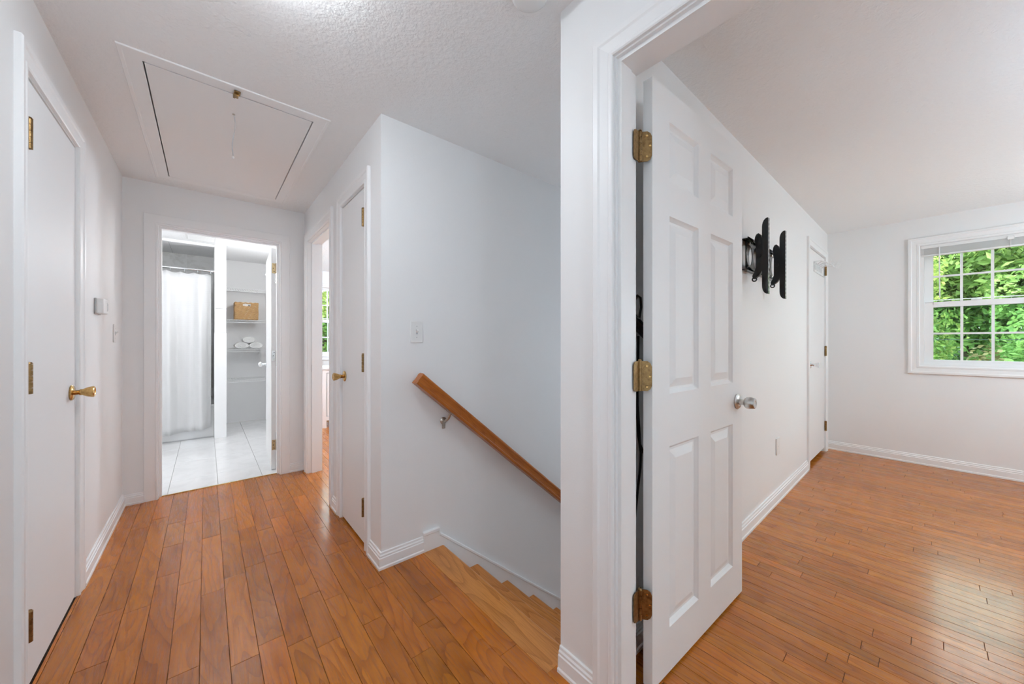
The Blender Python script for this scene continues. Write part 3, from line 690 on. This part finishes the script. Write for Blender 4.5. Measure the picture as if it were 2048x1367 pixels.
lamp('hall_lamp', .13, 1.18, 'frosted dome ceiling lamp in the hall, just above the frame', LAMP_HALL, .13)
floor_globe('hall_fill_lamp', .25, -1.12, 1.42, 'white globe fill lamp added at the unseen rear end of the hall', FILL_HALL, .11)  # added behind the camera to brighten and flatten the hall
floor_globe('bedroom_fill_lamp', 4.0, -1.35, 1.38, 'white globe fill lamp added out of view in the bedroom', FILL_BED, .13)  # invented fill for the bedroom's far end and ceiling
globe('bath_fill_pendant', -.72, 4.15, 1.95, H, 'white globe fill light added in the bathroom, hidden left of the doorway', FILL_BATH, .13)  # added unseen to brighten the bathroom ceiling and door face
lamp('bath_fill_lamp', .10, 4.25, 'frosted dome fill lamp added in the bathroom, hidden above the doorway', FILL_BATH*.45, .13)  # second bathroom fill, added for the floor and linen niche
sconce(.675, 4.95, 1.93, 'small white globe added behind the open bathroom door to light the niche', FILL_BATH*4.2)  # added globe that lifts the dark linen niche
torchiere(2.3, -1.5, 'nickel uplight added out of view to brighten the bedroom ceiling', FILL_UP)  # invented uplight, throws cool light on the bedroom ceiling
globe('far_room_fill_lamp', 2.6, 4.4, 1.85, H, 'white globe fill light added out of sight in the second bedroom', FILL_BED2, .12)  # added unseen to brighten the second bedroom
globe('stair_fill_lamp', 3.3, 1.33, .9, H, 'white globe fill light added out of sight over the lower stairs', FILL_STAIR, .11)  # weak added fill for the lower stair wall

# ------------------------------------------------------------------ television bracket
tv = thing('tv_wall_mount', (2.7, YB, 1.45), 'black steel television wall bracket with two upright arms', 'tv bracket')
px0, px1, pz0, pz1 = 2.41, 3.04, 1.585, 1.765
def plate_with_holes():
    bm = bmesh.new(); cols = 5; cw = (px1-px0)/cols; segs = 24
    for k in range(cols):
        x0, x1 = px0+cw*k, px0+cw*(k+1); cx, cz = (x0+x1)/2, (pz0+pz1)/2; rx, rz = cw*.41, .066
        for y0 in (YB-.022, YB-.019):
            inner, outer = [], []
            for s in range(segs):
                a = 2*PI*(s+.5)/segs; ca, sa = math.cos(a), math.sin(a)
                inner.append((cx+rx*ca, cz+rz*sa)); q = min((cw/2)/max(abs(ca), 1e-6), ((pz1-pz0)/2)/max(abs(sa), 1e-6)); outer.append((cx+q*ca, cz+q*sa))
            vi = [bm.verts.new((a, y0, b)) for a, b in inner]; vo = [bm.verts.new((a, y0, b)) for a, b in outer]
            for s in range(segs): bm.faces.new((vi[s], vi[(s+1) % segs], vo[(s+1) % segs], vo[s]))
            if y0 == YB-.022: v0 = vi
            else:
                for s in range(segs): bm.faces.new((v0[s], v0[(s+1) % segs], vi[(s+1) % segs], vi[s]))
    return bm
obj('wall_plate', plate_with_holes(), BLACKG, tv)
for z in (pz0, pz1): obj('hook_rail', boxes((px0, px1, YB-.034, YB, z-.003, z+.003), (px0, px1, YB-.034, YB-.030, z-.006, z+.010)), BLACKG, tv, bevel=.001)
for x in (px0+.06, px0+.29, px0+.52):
    for z in (pz0+.02, pz1-.02): obj('bolt', lathe(bmesh.new(), [(.009, 0), (.009, .006), (.004, .008), (0, .008)], (x, YB-.022, z), (0, -1, 0), 6), STEEL, tv)
for x in (2.515, 2.895):
    # tilt cheek: rounded plate standing out from the wall
    pts = [(YB-.040, 1.770), (YB-.043, 1.788), (YB-.050, 1.802), (YB-.060, 1.806), (YB-.070, 1.796), (YB-.079, 1.770), (YB-.082, 1.735), (YB-.082, 1.60), (YB-.076, 1.575), (YB-.064, 1.556), (YB-.052, 1.546), (YB-.040, 1.536), (YB-.030, 1.538), (YB-.028, 1.556), (YB-.038, 1.575), (YB-.046, 1.60), (YB-.046, 1.735)]
    ch = obj('tilt_cheek', loft([[Vector((xx_, y, z)) for y, z in pts] for xx_ in (x-.012, x+.012)]), BLACK, tv)
    obj('pivot_bolt', lathe(bmesh.new(), [(.011, 0), (.011, .008), (0, .010)], (x-.012, YB-.064, 1.67), (-1, 0, 0), 16), BLACK, ch, smooth=True)
    obj('latch_ring', tube(bmesh.new(), [(x-.014, YB-.040+.011*math.cos(2*PI*k/14), 1.532+.011*math.sin(2*PI*k/14)) for k in range(14)], .004, 6, True), BLACK, ch, smooth=True)
    # upright arm: rounded channel
    z0, z1, yb, yf = 1.440, 1.888, YB-.078, YB-.106
    ed = [(yb, z0+.05), (yb, z1-.05)] + [(yb + (yf-yb)*(1-math.cos(k*PI/12)), z1-.05+.05*math.sin(k*PI/12)) for k in range(1, 7)] + [(yf, z0)] + [(yb + (yf-yb)*(1-math.cos(k*PI/12)), z0+.05-.05*math.sin(k*PI/12)) for k in range(5, 0, -1)]
    arm = obj('upright_arm', loft([[Vector((xx_, y, z)) for y, z in ed] for xx_ in (x-.014, x-.010)]), BLACK, tv)
    fl_ = boxes((x-.014, x+.018, yf-.002, yf+.001, z0, z1)); obj('arm_face', fl_, BLACKG, tv, bevel=.0008)
    bm = bmesh.new()
    for k in range(16): box(bm, x+.000, x+.009, yf-.0026, yf-.0019, z0+.02+.0265*k, z0+.032+.0265*k)
    sl = obj('slot_row', bm, PLASTG, arm); sl['kind'] = 'stuff'

# ------------------------------------------------------------------ wire rack on the closet door
rk = thing('wire_rack', (4.6, YB, 1.8), 'small white wire hook rack on the bedroom closet door', 'wire rack')
def arc(xc, z, w_, d, n=12): return [(xc - w_/2 + w_*k/n, YB-.004-d*math.sin(PI*k/n), z) for k in range(n+1)]
rx0, rx1 = 4.42, 4.90
bm = tube(bmesh.new(), [(rx0, YB-.004, 1.925), (rx0, YB-.004, 1.835), (rx1, YB-.004, 1.835), (rx1, YB-.004, 1.925)], .0045, 6, True)
obj('back_frame', bm, WIREW, rk, smooth=True)
obj('front_bar', tube(bmesh.new(), [(rx0, YB-.005, 1.925), (rx0+.05, YB-.045, 1.935), (rx0+.15, YB-.075, 1.932), (rx0+.28, YB-.095, 1.922), (rx0+.40, YB-.105, 1.908)], .0045, 6), WIREW, rk, smooth=True)
for k in range(4):
    x = rx0+.05+.095*k
    obj('scroll', tube(bmesh.new(), [(x+.03*math.cos(a)*(1-a/16), YB-.006, 1.88+.034*math.sin(a)*(1-a/16)) for a in [j*.5 for j in range(22)]], .0032, 6), WIREW, rk, smooth=True)
for k in range(4):
    x = rx0+.14+.075*k; y = YB-.073-.010*k; z = 1.932-.006*k
    obj('hook', tube(bmesh.new(), [(x, y, z), (x+.008, y-.008, z-.016), (x+.02, y-.022, z-.018), (x+.03, y-.034, z), (x+.034, y-.038, z+.026)], .0035, 6), WIREW, rk, smooth=True)
    obj('cross_wire', tube(bmesh.new(), [(x, y, z), (x+.01, (y+YB)/2, z+.012), (x+.02, YB-.005, 1.925)], .0032, 6), WIREW, rk, smooth=True)

# ------------------------------------------------------------------ black cable and holder behind the open door
cb = thing('wall_cable', (1.27, YB, 1.15), 'black cable looping from a small holder behind the open bedroom door', 'cable')
obj('cable', tube(bmesh.new(), [(1.20, YB-.006, 1.27), (1.215, YB-.008, 1.31), (1.235, YB-.008, 1.332), (1.258, YB-.008, 1.325), (1.262, YB-.008, 1.29), (1.25, YB-.008, 1.25), (1.235, YB-.008, 1.20)], .0045, 8), CABLE, cb, smooth=True)
bm = boxes((1.18, 1.34, YB-.022, YB, 1.184, 1.215))
for v in bm.verts: v.co.z -= (v.co.x-1.26)*.55
obj('holder', bm, CABLE, cb, bevel=.004)
bm = boxes((1.18, 1.34, YB-.014, YB, 1.226, 1.238))
for v in bm.verts: v.co.z -= (v.co.x-1.26)*.55
obj('holder_lip', bm, CABLE, cb, bevel=.003)
obj('cable', tube(bmesh.new(), [(1.21, YB-.007, 1.18), (1.225, YB-.007, .95), (1.245, YB-.007, .80), (1.262, YB-.007, .735), (1.258, YB-.007, .68), (1.24, YB-.007, .60), (1.22, YB-.007, .5), (1.2, YB-.007, .3), (1.2, YB-.007, .12)], .0045, 8), CABLE, cb, smooth=True)
obj('cable', tube(bmesh.new(), [(1.235, YB-.012, 1.18), (1.23, YB-.012, .92), (1.248, YB-.012, .77), (1.275, YB-.012, .73), (1.30, YB-.012, .70)], .0045, 8), CABLE, cb, smooth=True)

# ------------------------------------------------------------------ bathroom
bt = thing('bathtub', (-.61, 6.07, 0), 'white bathtub behind the shower curtain', 'bathtub')
tx0, tx1, ty0, ty1, tz = -1.3, .073, 5.675, 6.44, .40
def rr(x0, x1, y0, y1, z, r, n=6):
    out = []
    for cx, cyy, a0 in ((x1-r, y1-r, 0), (x0+r, y1-r, PI/2), (x0+r, y0+r, PI), (x1-r, y0+r, 1.5*PI)):
        out += [Vector((cx + r*math.cos(a0+PI/2*k/n), cyy + r*math.sin(a0+PI/2*k/n), z)) for k in range(n+1)]
    return out
obj('tub_shell', loft([rr(tx0, tx1, ty0+.012, ty1, .003, .01), rr(tx0, tx1, ty0+.012, ty1, tz-.03, .01), rr(tx0, tx1, ty0, ty1, tz-.02, .012), rr(tx0, tx1, ty0, ty1, tz, .012), rr(tx0+.07, tx1-.07, ty0+.07, ty1-.07, tz, .12), rr(tx0+.09, tx1-.09, ty0+.09, ty1-.09, tz-.03, .12), rr(tx0+.16, tx1-.16, ty0+.15, ty1-.15, .06, .14)]), PORC, bt, smooth=True)
obj('apron_seam', boxes((tx0, tx1, ty0+.004, ty0+.012, .003, .012)), PLASTG, bt)
# tiled surround
wtile = tag(obj('wall_tub_back', boxes((-1.3, .075, 6.45, 6.5, 0, H)), WALL), 'marble tiled wall above the bathtub', 'wall', 'structure')
xs = [-1.3+.275*k for k in range(6)]; zs_ = [H-.3*k for k in range(0, 7)]
for a, b in zip(xs, xs[1:]):
    for z1, z0 in zip(zs_, zs_[1:]):
        o = obj('tile', boxes((a+.001, b-.001, 6.442, 6.45, z0+.001, z1-.001)), MARBLE, wtile, center=True)
post = [o for o in bpy.data.objects if o.name == 'wall_tub_end'][0]
obj('post_board', boxes((.072, .188, 5.548, 5.56, .003, 1.272)), TRIM, post, bevel=.002)
for z0, z1 in ((1.276, 1.556), (1.56, 1.84), (1.844, 2.124), (2.128, H)):
    obj('tile', boxes((.076, .184, 5.550, 5.56, z0, z1-.001)), MARBLE, post, center=True, bevel=.001)
tag(obj('trim_8', boxes((-1.3, .10, 5.585, 5.62, H-.030, H)), TRIM, bevel=.003), 'white strip trim across the ceiling in front of the tub', 'trim', 'structure')
tag(obj('trim_9', boxes((-.335, -.331, 5.62, 6.44, H-.003, H)), PLASTG), 'thin seam line in the ceiling panel above the tub', 'trim', 'structure')
vt = thing('ceiling_vent', (-.04, 5.28, H), 'white slotted exhaust grille in the bathroom ceiling', 'vent')
obj('vent_frame', boxes((-.17, .09, 5.14, 5.155, H-.012, H), (-.17, .09, 5.405, 5.42, H-.012, H), (-.17, -.155, 5.155, 5.405, H-.012, H), (.075, .09, 5.155, 5.405, H-.012, H)), PLAST, vt, bevel=.002)
for k in range(9): obj('slat', boxes((-.155, .075, 5.160+.028*k, 5.176+.028*k, H-.010, H-.004)), PLAST, vt)
obj('vent_backing', boxes((-.155, .075, 5.155, 5.405, H-.003, H)), PLASTG, vt)
# shower rod, rings, curtain
rod = thing('shower_rod', (.07, 5.655, 2.0), 'chrome shower rod above the white curtain', 'shower rod')
obj('rod', tube(bmesh.new(), [(-1.3, 5.655, 2.012), (.072, 5.655, 2.012)], .0125, 14), CHROME, rod, smooth=True)
obj('flange', lathe(bmesh.new(), [(0, 0), (.032, 0), (.032, .008), (.020, .014), (.018, .032), (0, .032)], (.075, 5.655, 2.012), (-1, 0, 0), 24), CHROME, rod, smooth=True)
cur = thing('shower_curtain', (-.62, 5.64, .12), 'white shower curtain hanging in soft folds in front of the tub', 'curtain')
def fold(x, t):
    s = .046*math.sin(x*21+.4*math.sin(x*5)) + .018*math.sin(x*47+1.3*t) + .008*math.sin(x*71+2)
    return 5.622 + s*(.35+.65*min(1, (1-t)*2.2)) - .02*(1-t)
bm = bmesh.new(); NXc, NZc = 200, 26; G = []
for j in range(NZc+1):
    t = j/NZc; row = []
    for i in range(NXc+1):
        x = -1.28 + 1.325*i/NXc
        sag = .018*abs(math.sin((x+1.28)*PI/.117))
        zb = .118 + .014*math.sin(x*9+1) ; z = zb + (1.972-sag - zb)*t
        row.append(bm.verts.new((x, fold(x, t), z)))
    G.append(row)
for j in range(NZc):
    for i in range(NXc): bm.faces.new((G[j][i], G[j][i+1], G[j+1][i+1], G[j+1][i]))
obj('curtain_cloth', bm, CURT, cur, smooth=True, solid=.0016)
for k in range(12):
    x = -1.28+.1175*k+.03
    obj('curtain_ring', tube(bmesh.new(), [(x, 5.655+.021*math.cos(2*PI*q/16), 2.000+.030*math.sin(2*PI*q/16)) for q in range(16)], .0022, 6, True), CHROME, rod, smooth=True)
# wire shelves
LAB = {1.885: 'top white wire shelf of the bathroom niche, empty', 1.457: 'white wire shelf under the seagrass basket', 1.058: 'white wire shelf under the rolled towels', .640: 'lowest white wire shelf of the bathroom niche, empty'}
for z in (1.885, 1.457, 1.058, .640):
    s = thing('wire_shelf', (.43, 6.32, z), LAB[z], 'shelf', group='wire shelves in the bathroom niche')
    xa, xb, ya, yb_ = .19, .675, 6.13, 6.495
    obj('front_rail', tube(bmesh.new(), [(xa, ya, z), (xb, ya, z)], .0035, 6), WIREW, s, smooth=True)
    obj('lip_rail', tube(bmesh.new(), [(xa, ya, z-.034), (xb, ya, z-.034)], .0035, 6), WIREW, s, smooth=True)
    obj('back_rail', tube(bmesh.new(), [(xa, yb_-.006, z), (xb, yb_-.006, z)], .0035, 6), WIREW, s, smooth=True)
    bm = bmesh.new()
    for k in range(26):
        x = xa+.01+.0186*k; tube(bm, [(x, yb_-.006, z+.003), (x, ya, z+.003), (x, ya-.001, z-.034)], .0016, 5)
    o = obj('cross_wires', bm, WIREW, s); o['kind'] = 'stuff'
    for x in (xa+.006, xb-.006):
        obj('wall_clip', boxes((x-.006, x+.006, ya-.004, ya+.03, z-.040, z+.005)), WIREW, s, bevel=.002)
        obj('clip_screw', lathe(bmesh.new(), [(0, 0), (.005, 0), (0, .002)], (x, ya-.004, z-.004), (0, -1, 0), 8), BLACK if z == 1.457 and x < .3 else STEEL, s)
# basket
bk = thing('basket', (.43, 6.28, 1.4605), 'woven seagrass storage basket on a bathroom shelf', 'basket')
bx0, bx1, by0, by1, bz0, bz1 = .303, .553, 6.17, 6.42, 1.4705, 1.705
strands = 14; hh = (bz1-bz0)/strands
def braid(p0, p1, z, r=.0095):
    p0, p1 = Vector(p0), Vector(p1); n = int((p1-p0).length/.008); d = (p1-p0).normalized(); s = Vector((d.y, -d.x, 0)); pts = []
    for k in range(n+1):
        a = k*.9+z*700
        pts.append(p0.lerp(p1, k/n) + Vector((0, 0, z)) + s*.0022*math.sin(a) + Vector((0, 0, .003*math.cos(a))))
    return pts
for nm, a, b in (('front_weave', (bx0, by0, 0), (bx1, by0, 0)), ('back_weave', (bx0, by1, 0), (bx1, by1, 0)), ('side_weave', (bx0, by0, 0), (bx0, by1, 0)), ('side_weave', (bx1, by0, 0), (bx1, by1, 0))):
    bm = bmesh.new()
    for k in range(strands):
        z = bz0 + hh*(k+.5)
        if 'side' not in nm and k in (strands-3, strands-2):
            mx = (a[0]+b[0])/2 + .0
            for q0, q1 in (((a[0], a[1], 0), (mx-.045, a[1], 0)), ((mx+.045, a[1], 0), (b[0], b[1], 0))): tube(bm, braid(q0, q1, z), .0095, 6)
        else: tube(bm, braid(a, b, z), .0095, 6)
    o = obj(nm, bm, WICK, bk, smooth=True); o['kind'] = 'stuff'
obj('bottom', boxes((bx0, bx1, by0, by1, bz0, bz0+.008)), WICK, bk)
obj('lining', boxes((bx0+.010, bx1-.010, by0+.008, by0+.011, bz0+.006, bz1-.014), (bx0+.010, bx1-.010, by1-.011, by1-.008, bz0+.006, bz1-.014), (bx0+.008, bx0+.011, by0+.010, by1-.010, bz0+.006, bz1-.014), (bx1-.011, bx1-.008, by0+.010, by1-.010, bz0+.006, bz1-.014)), TOWEL, bk)
obj('tag', boxes((.445, .462, by0+.006, by0+.008, 1.655, 1.672)), BLACK, bk)
# rolled towels
def towel(x, z, w_, h_, label):
    t = thing('rolled_towel', (x, 6.28, z-h_), label, 'towel', group='rolled towels on the shelf')
    pts = []; n = 70
    sec = []
    for k in range(n):
        a = 2*PI*2.9*k/(n-1); f = .22+.78*k/(n-1); sec.append((w_*f*math.cos(a), h_*f*math.sin(a)))
    inner = [(p[0]*.86, p[1]*.86) for p in sec]
    ring = [(math.cos(2*PI*k/28), math.sin(2*PI*k/28)) for k in range(28)]
    S = []
    for y, f in ((6.165, .80), (6.160, .90), (6.168, .97), (6.185, 1.), (6.38, 1.), (6.40, .95), (6.405, .8)):
        S.append([Vector((x + w_*f*a*(1+.05*math.sin(3*b+x*40)), y, z + h_*f*b)) for a, b in ring])
    o = obj('roll', loft(S), TOWEL, t, smooth=True)
    obj('spiral_edge', tube(bmesh.new(), [(x+a*.8, 6.160, z+b*.8) for a, b in sec], .0035, 5), TOWEL, t, smooth=True)
towel(.372, 1.110, .079, .047, 'white rolled towel at the lower left of the small stack')
towel(.533, 1.110, .079, .047, 'white rolled towel at the lower right of the small stack')
towel(.452, 1.188, .074, .044, 'white rolled towel on top of the other two')

# ------------------------------------------------------------------ second bedroom dresser
dr = thing('dresser', (1.7, 5.6, 0), 'white panelled dresser glimpsed through the far doorway', 'dresser')
ax0, ax1, ay0, ay1 = 1.18, 2.3, 5.28, 5.75
obj('top', boxes((ax0-.02, ax1+.02, ay0-.02, ay1, .79, .815)), TRIM, dr, bevel=.004)
obj('carcass', boxes((ax0+.02, ax1-.02, ay0+.02, ay1, .12, .79)), PLASTG, dr)
for x in (ax0, ax1-.05): obj('stile', boxes((x, x+.05, ay0, ay0+.05, .0, .79)), TRIM, dr)
obj('leg', boxes((ax0, ax0+.05, ay1-.05, ay1, 0, .79)), TRIM, dr); obj('leg', boxes((ax1-.05, ax1, ay1-.05, ay1, 0, .79)), TRIM, dr)
for z in (.10, .74): obj('rail', boxes((ax0+.05, ax1-.05, ay0, ay0+.03, z, z+.05)), TRIM, dr); obj('side_rail', boxes((ax0, ax0+.02, ay0+.05, ay1-.05, z, z+.05)), TRIM, dr)
for k in range(3):
    x0 = ax0+.06+.335*k; d_ = obj('door_panel', boxes((x0, x0+.325, ay0+.004, ay0+.02, .155, .735)), TRIM, dr, bevel=.003)
    obj('pull', lathe(bmesh.new(), [(.006, 0), (.006, .012), (.012, .018), (.010, .024), (0, .026)], (x0+.29, ay0+.004, .5), (0, -1, 0), 14), NICKEL, d_, smooth=True)

# ------------------------------------------------------------------ outdoors
gm = bmesh.new()
GX = [5.6, 8, 11, 15, 22, 60]; GZ = [-2.7, -2.6, -1.4, .4, 1.5, 1.8]
S = [[Vector((x, -40, z)), Vector((x, 40, z)), Vector((x, 40, z-.3)), Vector((x, -40, z-.3))] for x, z in zip(GX, GZ)]
tag(obj('ground', loft(S), GRASS), 'grassy bank rising beyond the bedroom window', 'ground', 'structure')
tag(obj('ground', loft([[Vector((-40, y, z)), Vector((5.6, y, z)), Vector((5.6, y, z-.3)), Vector((-40, y, z-.3))] for y, z in ((6.7, -2.7), (9, -2.4), (14, -.5), (20, .6), (50, 1.0))]), GRASS), 'grassy bank beyond the far bedroom window', 'ground', 'structure')
def tree(x, y, z0, h, rx, ry, rz_, mat, n, label, size=.10, seed=0):
    rd = random.Random(seed); t = thing('tree', (x, y, z0), label, 'tree', group='trees on the bank outside')
    bm = tube(bmesh.new(), [(x, y, z0-.1), (x+.04, y+.03, z0+h*.35), (x-.05, y+.02, z0+h*.75)], [.13, .10, .04], 8)
    for k in range(6):
        a = rd.uniform(0, 2*PI); z = z0+h*(.3+.07*k); tube(bm, [(x, y, z), (x+rx*.35*math.cos(a), y+ry*.35*math.sin(a), z+.25), (x+rx*.7*math.cos(a), y+ry*.7*math.sin(a), z+.55)], [.04, .025, .01], 6)
    obj('trunk', bm, BARK, t, smooth=True)
    cz = z0+h-rz_; V = []; F = []
    cl = [(rd.gauss(0, .45), rd.gauss(0, .45), rd.gauss(0, .42), rd.uniform(.28, .5)) for _ in range(34)]
    for k in range(n):
        q = cl[k % len(cl)]; d = Vector((rd.gauss(0, 1), rd.gauss(0, 1), rd.gauss(0, 1))).normalized()*q[3]*rd.uniform(.75, 1.05)
        c = Vector((x+rx*max(-1, min(1, q[0]+d.x)), y+ry*max(-1, min(1, q[1]+d.y)), cz+rz_*max(-1, min(1, q[2]+d.z))))
        nn = (d + Vector((rd.gauss(0, .6), rd.gauss(0, .6), rd.gauss(.4, .6)))).normalized(); u = nn.orthogonal().normalized(); u.rotate(Matrix.Rotation(rd.uniform(0, 6.28), 3, nn)); v = nn.cross(u)
        s = size*rd.uniform(.6, 1.2); i = len(V)
        V += [c-u*s*.5, c+v*s*.28+nn*s*.08, c+u*s*.6, c-v*s*.28+nn*s*.08]; F.append((i, i+1, i+2, i+3))
    me = bpy.data.meshes.new('foliage'); me.from_pydata([tuple(p) for p in V], [], F); me.materials.append(mat)
    o = bpy.data.objects.new('foliage', me); C.objects.link(o); me.transform(Matrix.Translation(-t.location)); o.parent = t; o['kind'] = 'stuff'
    return t
TL = [ # x, y, z0, h, rx, ry, rz, mat, n, label, size
 (11.5, .95, -1.2, 4.7, 1.6, 1.5, 2.0, LEAF3, 24000, 'yellow-green leafy tree at the left of the bedroom window view', .10),
 (11.7, -2.3, -1.1, 4.7, 1.6, 1.5, 2.1, LEAF1, 26000, 'bright green leafy tree at the right of the bedroom window view', .10),
 (11.4, -5.6, -1.2, 4.6, 1.6, 1.5, 2.0, LEAF2, 7000, 'dark green tree on the bank, far right beyond the window', .12),
 (16.4, -.7, .55, 4.6, 2.3, 2.1, 2.3, LEAF1, 26000, 'mid green tree behind the gap between the two front trees', .18),
 (16.6, 3.9, .6, 4.0, 2.3, 2.1, 1.95, LEAF1, 7000, 'green back-row tree to the left of the window view', .18),
 (16.6, -5.3, .6, 4.0, 2.3, 2.1, 1.95, LEAF1, 7000, 'green back-row tree to the right of the window view', .18),
 (3.0, 13.2, -.8, 4.7, 1.7, 1.7, 2.1, LEAF3, 9000, 'pale green tree outside the far bedroom window', .14),
 (6.9, 13.6, -.7, 4.6, 1.8, 1.7, 2.0, LEAF1, 6000, 'mid green tree right of the pale one outside the far bedroom window', .14)]
for k, a in enumerate(TL): tree(*a, seed=k+20)
def shrub(x, y, z0, r, h, mat, n, label, seed):
    rd = random.Random(seed); V = []; F = []
    for k in range(n):
        d = Vector((rd.gauss(0, 1), rd.gauss(0, 1), rd.gauss(0, 1))).normalized()*rd.uniform(.5, 1.); c = Vector((x + d.x*r, y + d.y*r*1.1, z0 + h/2 + d.z*h/2))
        nn = (d + Vector((rd.gauss(0, .5), rd.gauss(0, .5), rd.gauss(.3, .5)))).normalized(); u = nn.orthogonal().normalized(); u.rotate(Matrix.Rotation(rd.uniform(0, 6.28), 3, nn)); v = nn.cross(u); s = .09*rd.uniform(.6, 1.2); i = len(V)
        V += [c-u*s*.5, c+v*s*.28, c+u*s*.6, c-v*s*.28]; F.append((i, i+1, i+2, i+3))
    t = thing('shrub', (x, y, z0), label, 'shrub')
    me = bpy.data.meshes.new('foliage'); me.from_pydata([tuple(p) for p in V], [], F); me.materials.append(mat); me.transform(Matrix.Translation(-t.location)); o = bpy.data.objects.new('foliage', me); C.objects.link(o); o.parent = t; o['kind'] = 'stuff'
    obj('stem', tube(bmesh.new(), [(x, y, z0-.05), (x+.03, y, z0+h*.4), (x, y+.05, z0+h*.8)], [.05, .04, .015], 7), BARK, t, smooth=True)
shrub(9.0, -.56, -2.35, .36, 3.56, LEAF4, 3600, 'tan dried shrub top low in the bedroom window view', 3)
for z, y1 in ((1.30, -6), (1.19, -6)):
    tag(obj('utility_cable', tube(bmesh.new(), [(9.0, 6, z+.10), (9.0, 1, z+.01), (9.0, -1, z), (9.0, y1, z+.06)], .0045, 6), WIREO, smooth=True), 'upper pale cable strung in front of the trees' if z > 1.25 else 'lower pale cable strung in front of the trees', 'cable', group='cables outside')
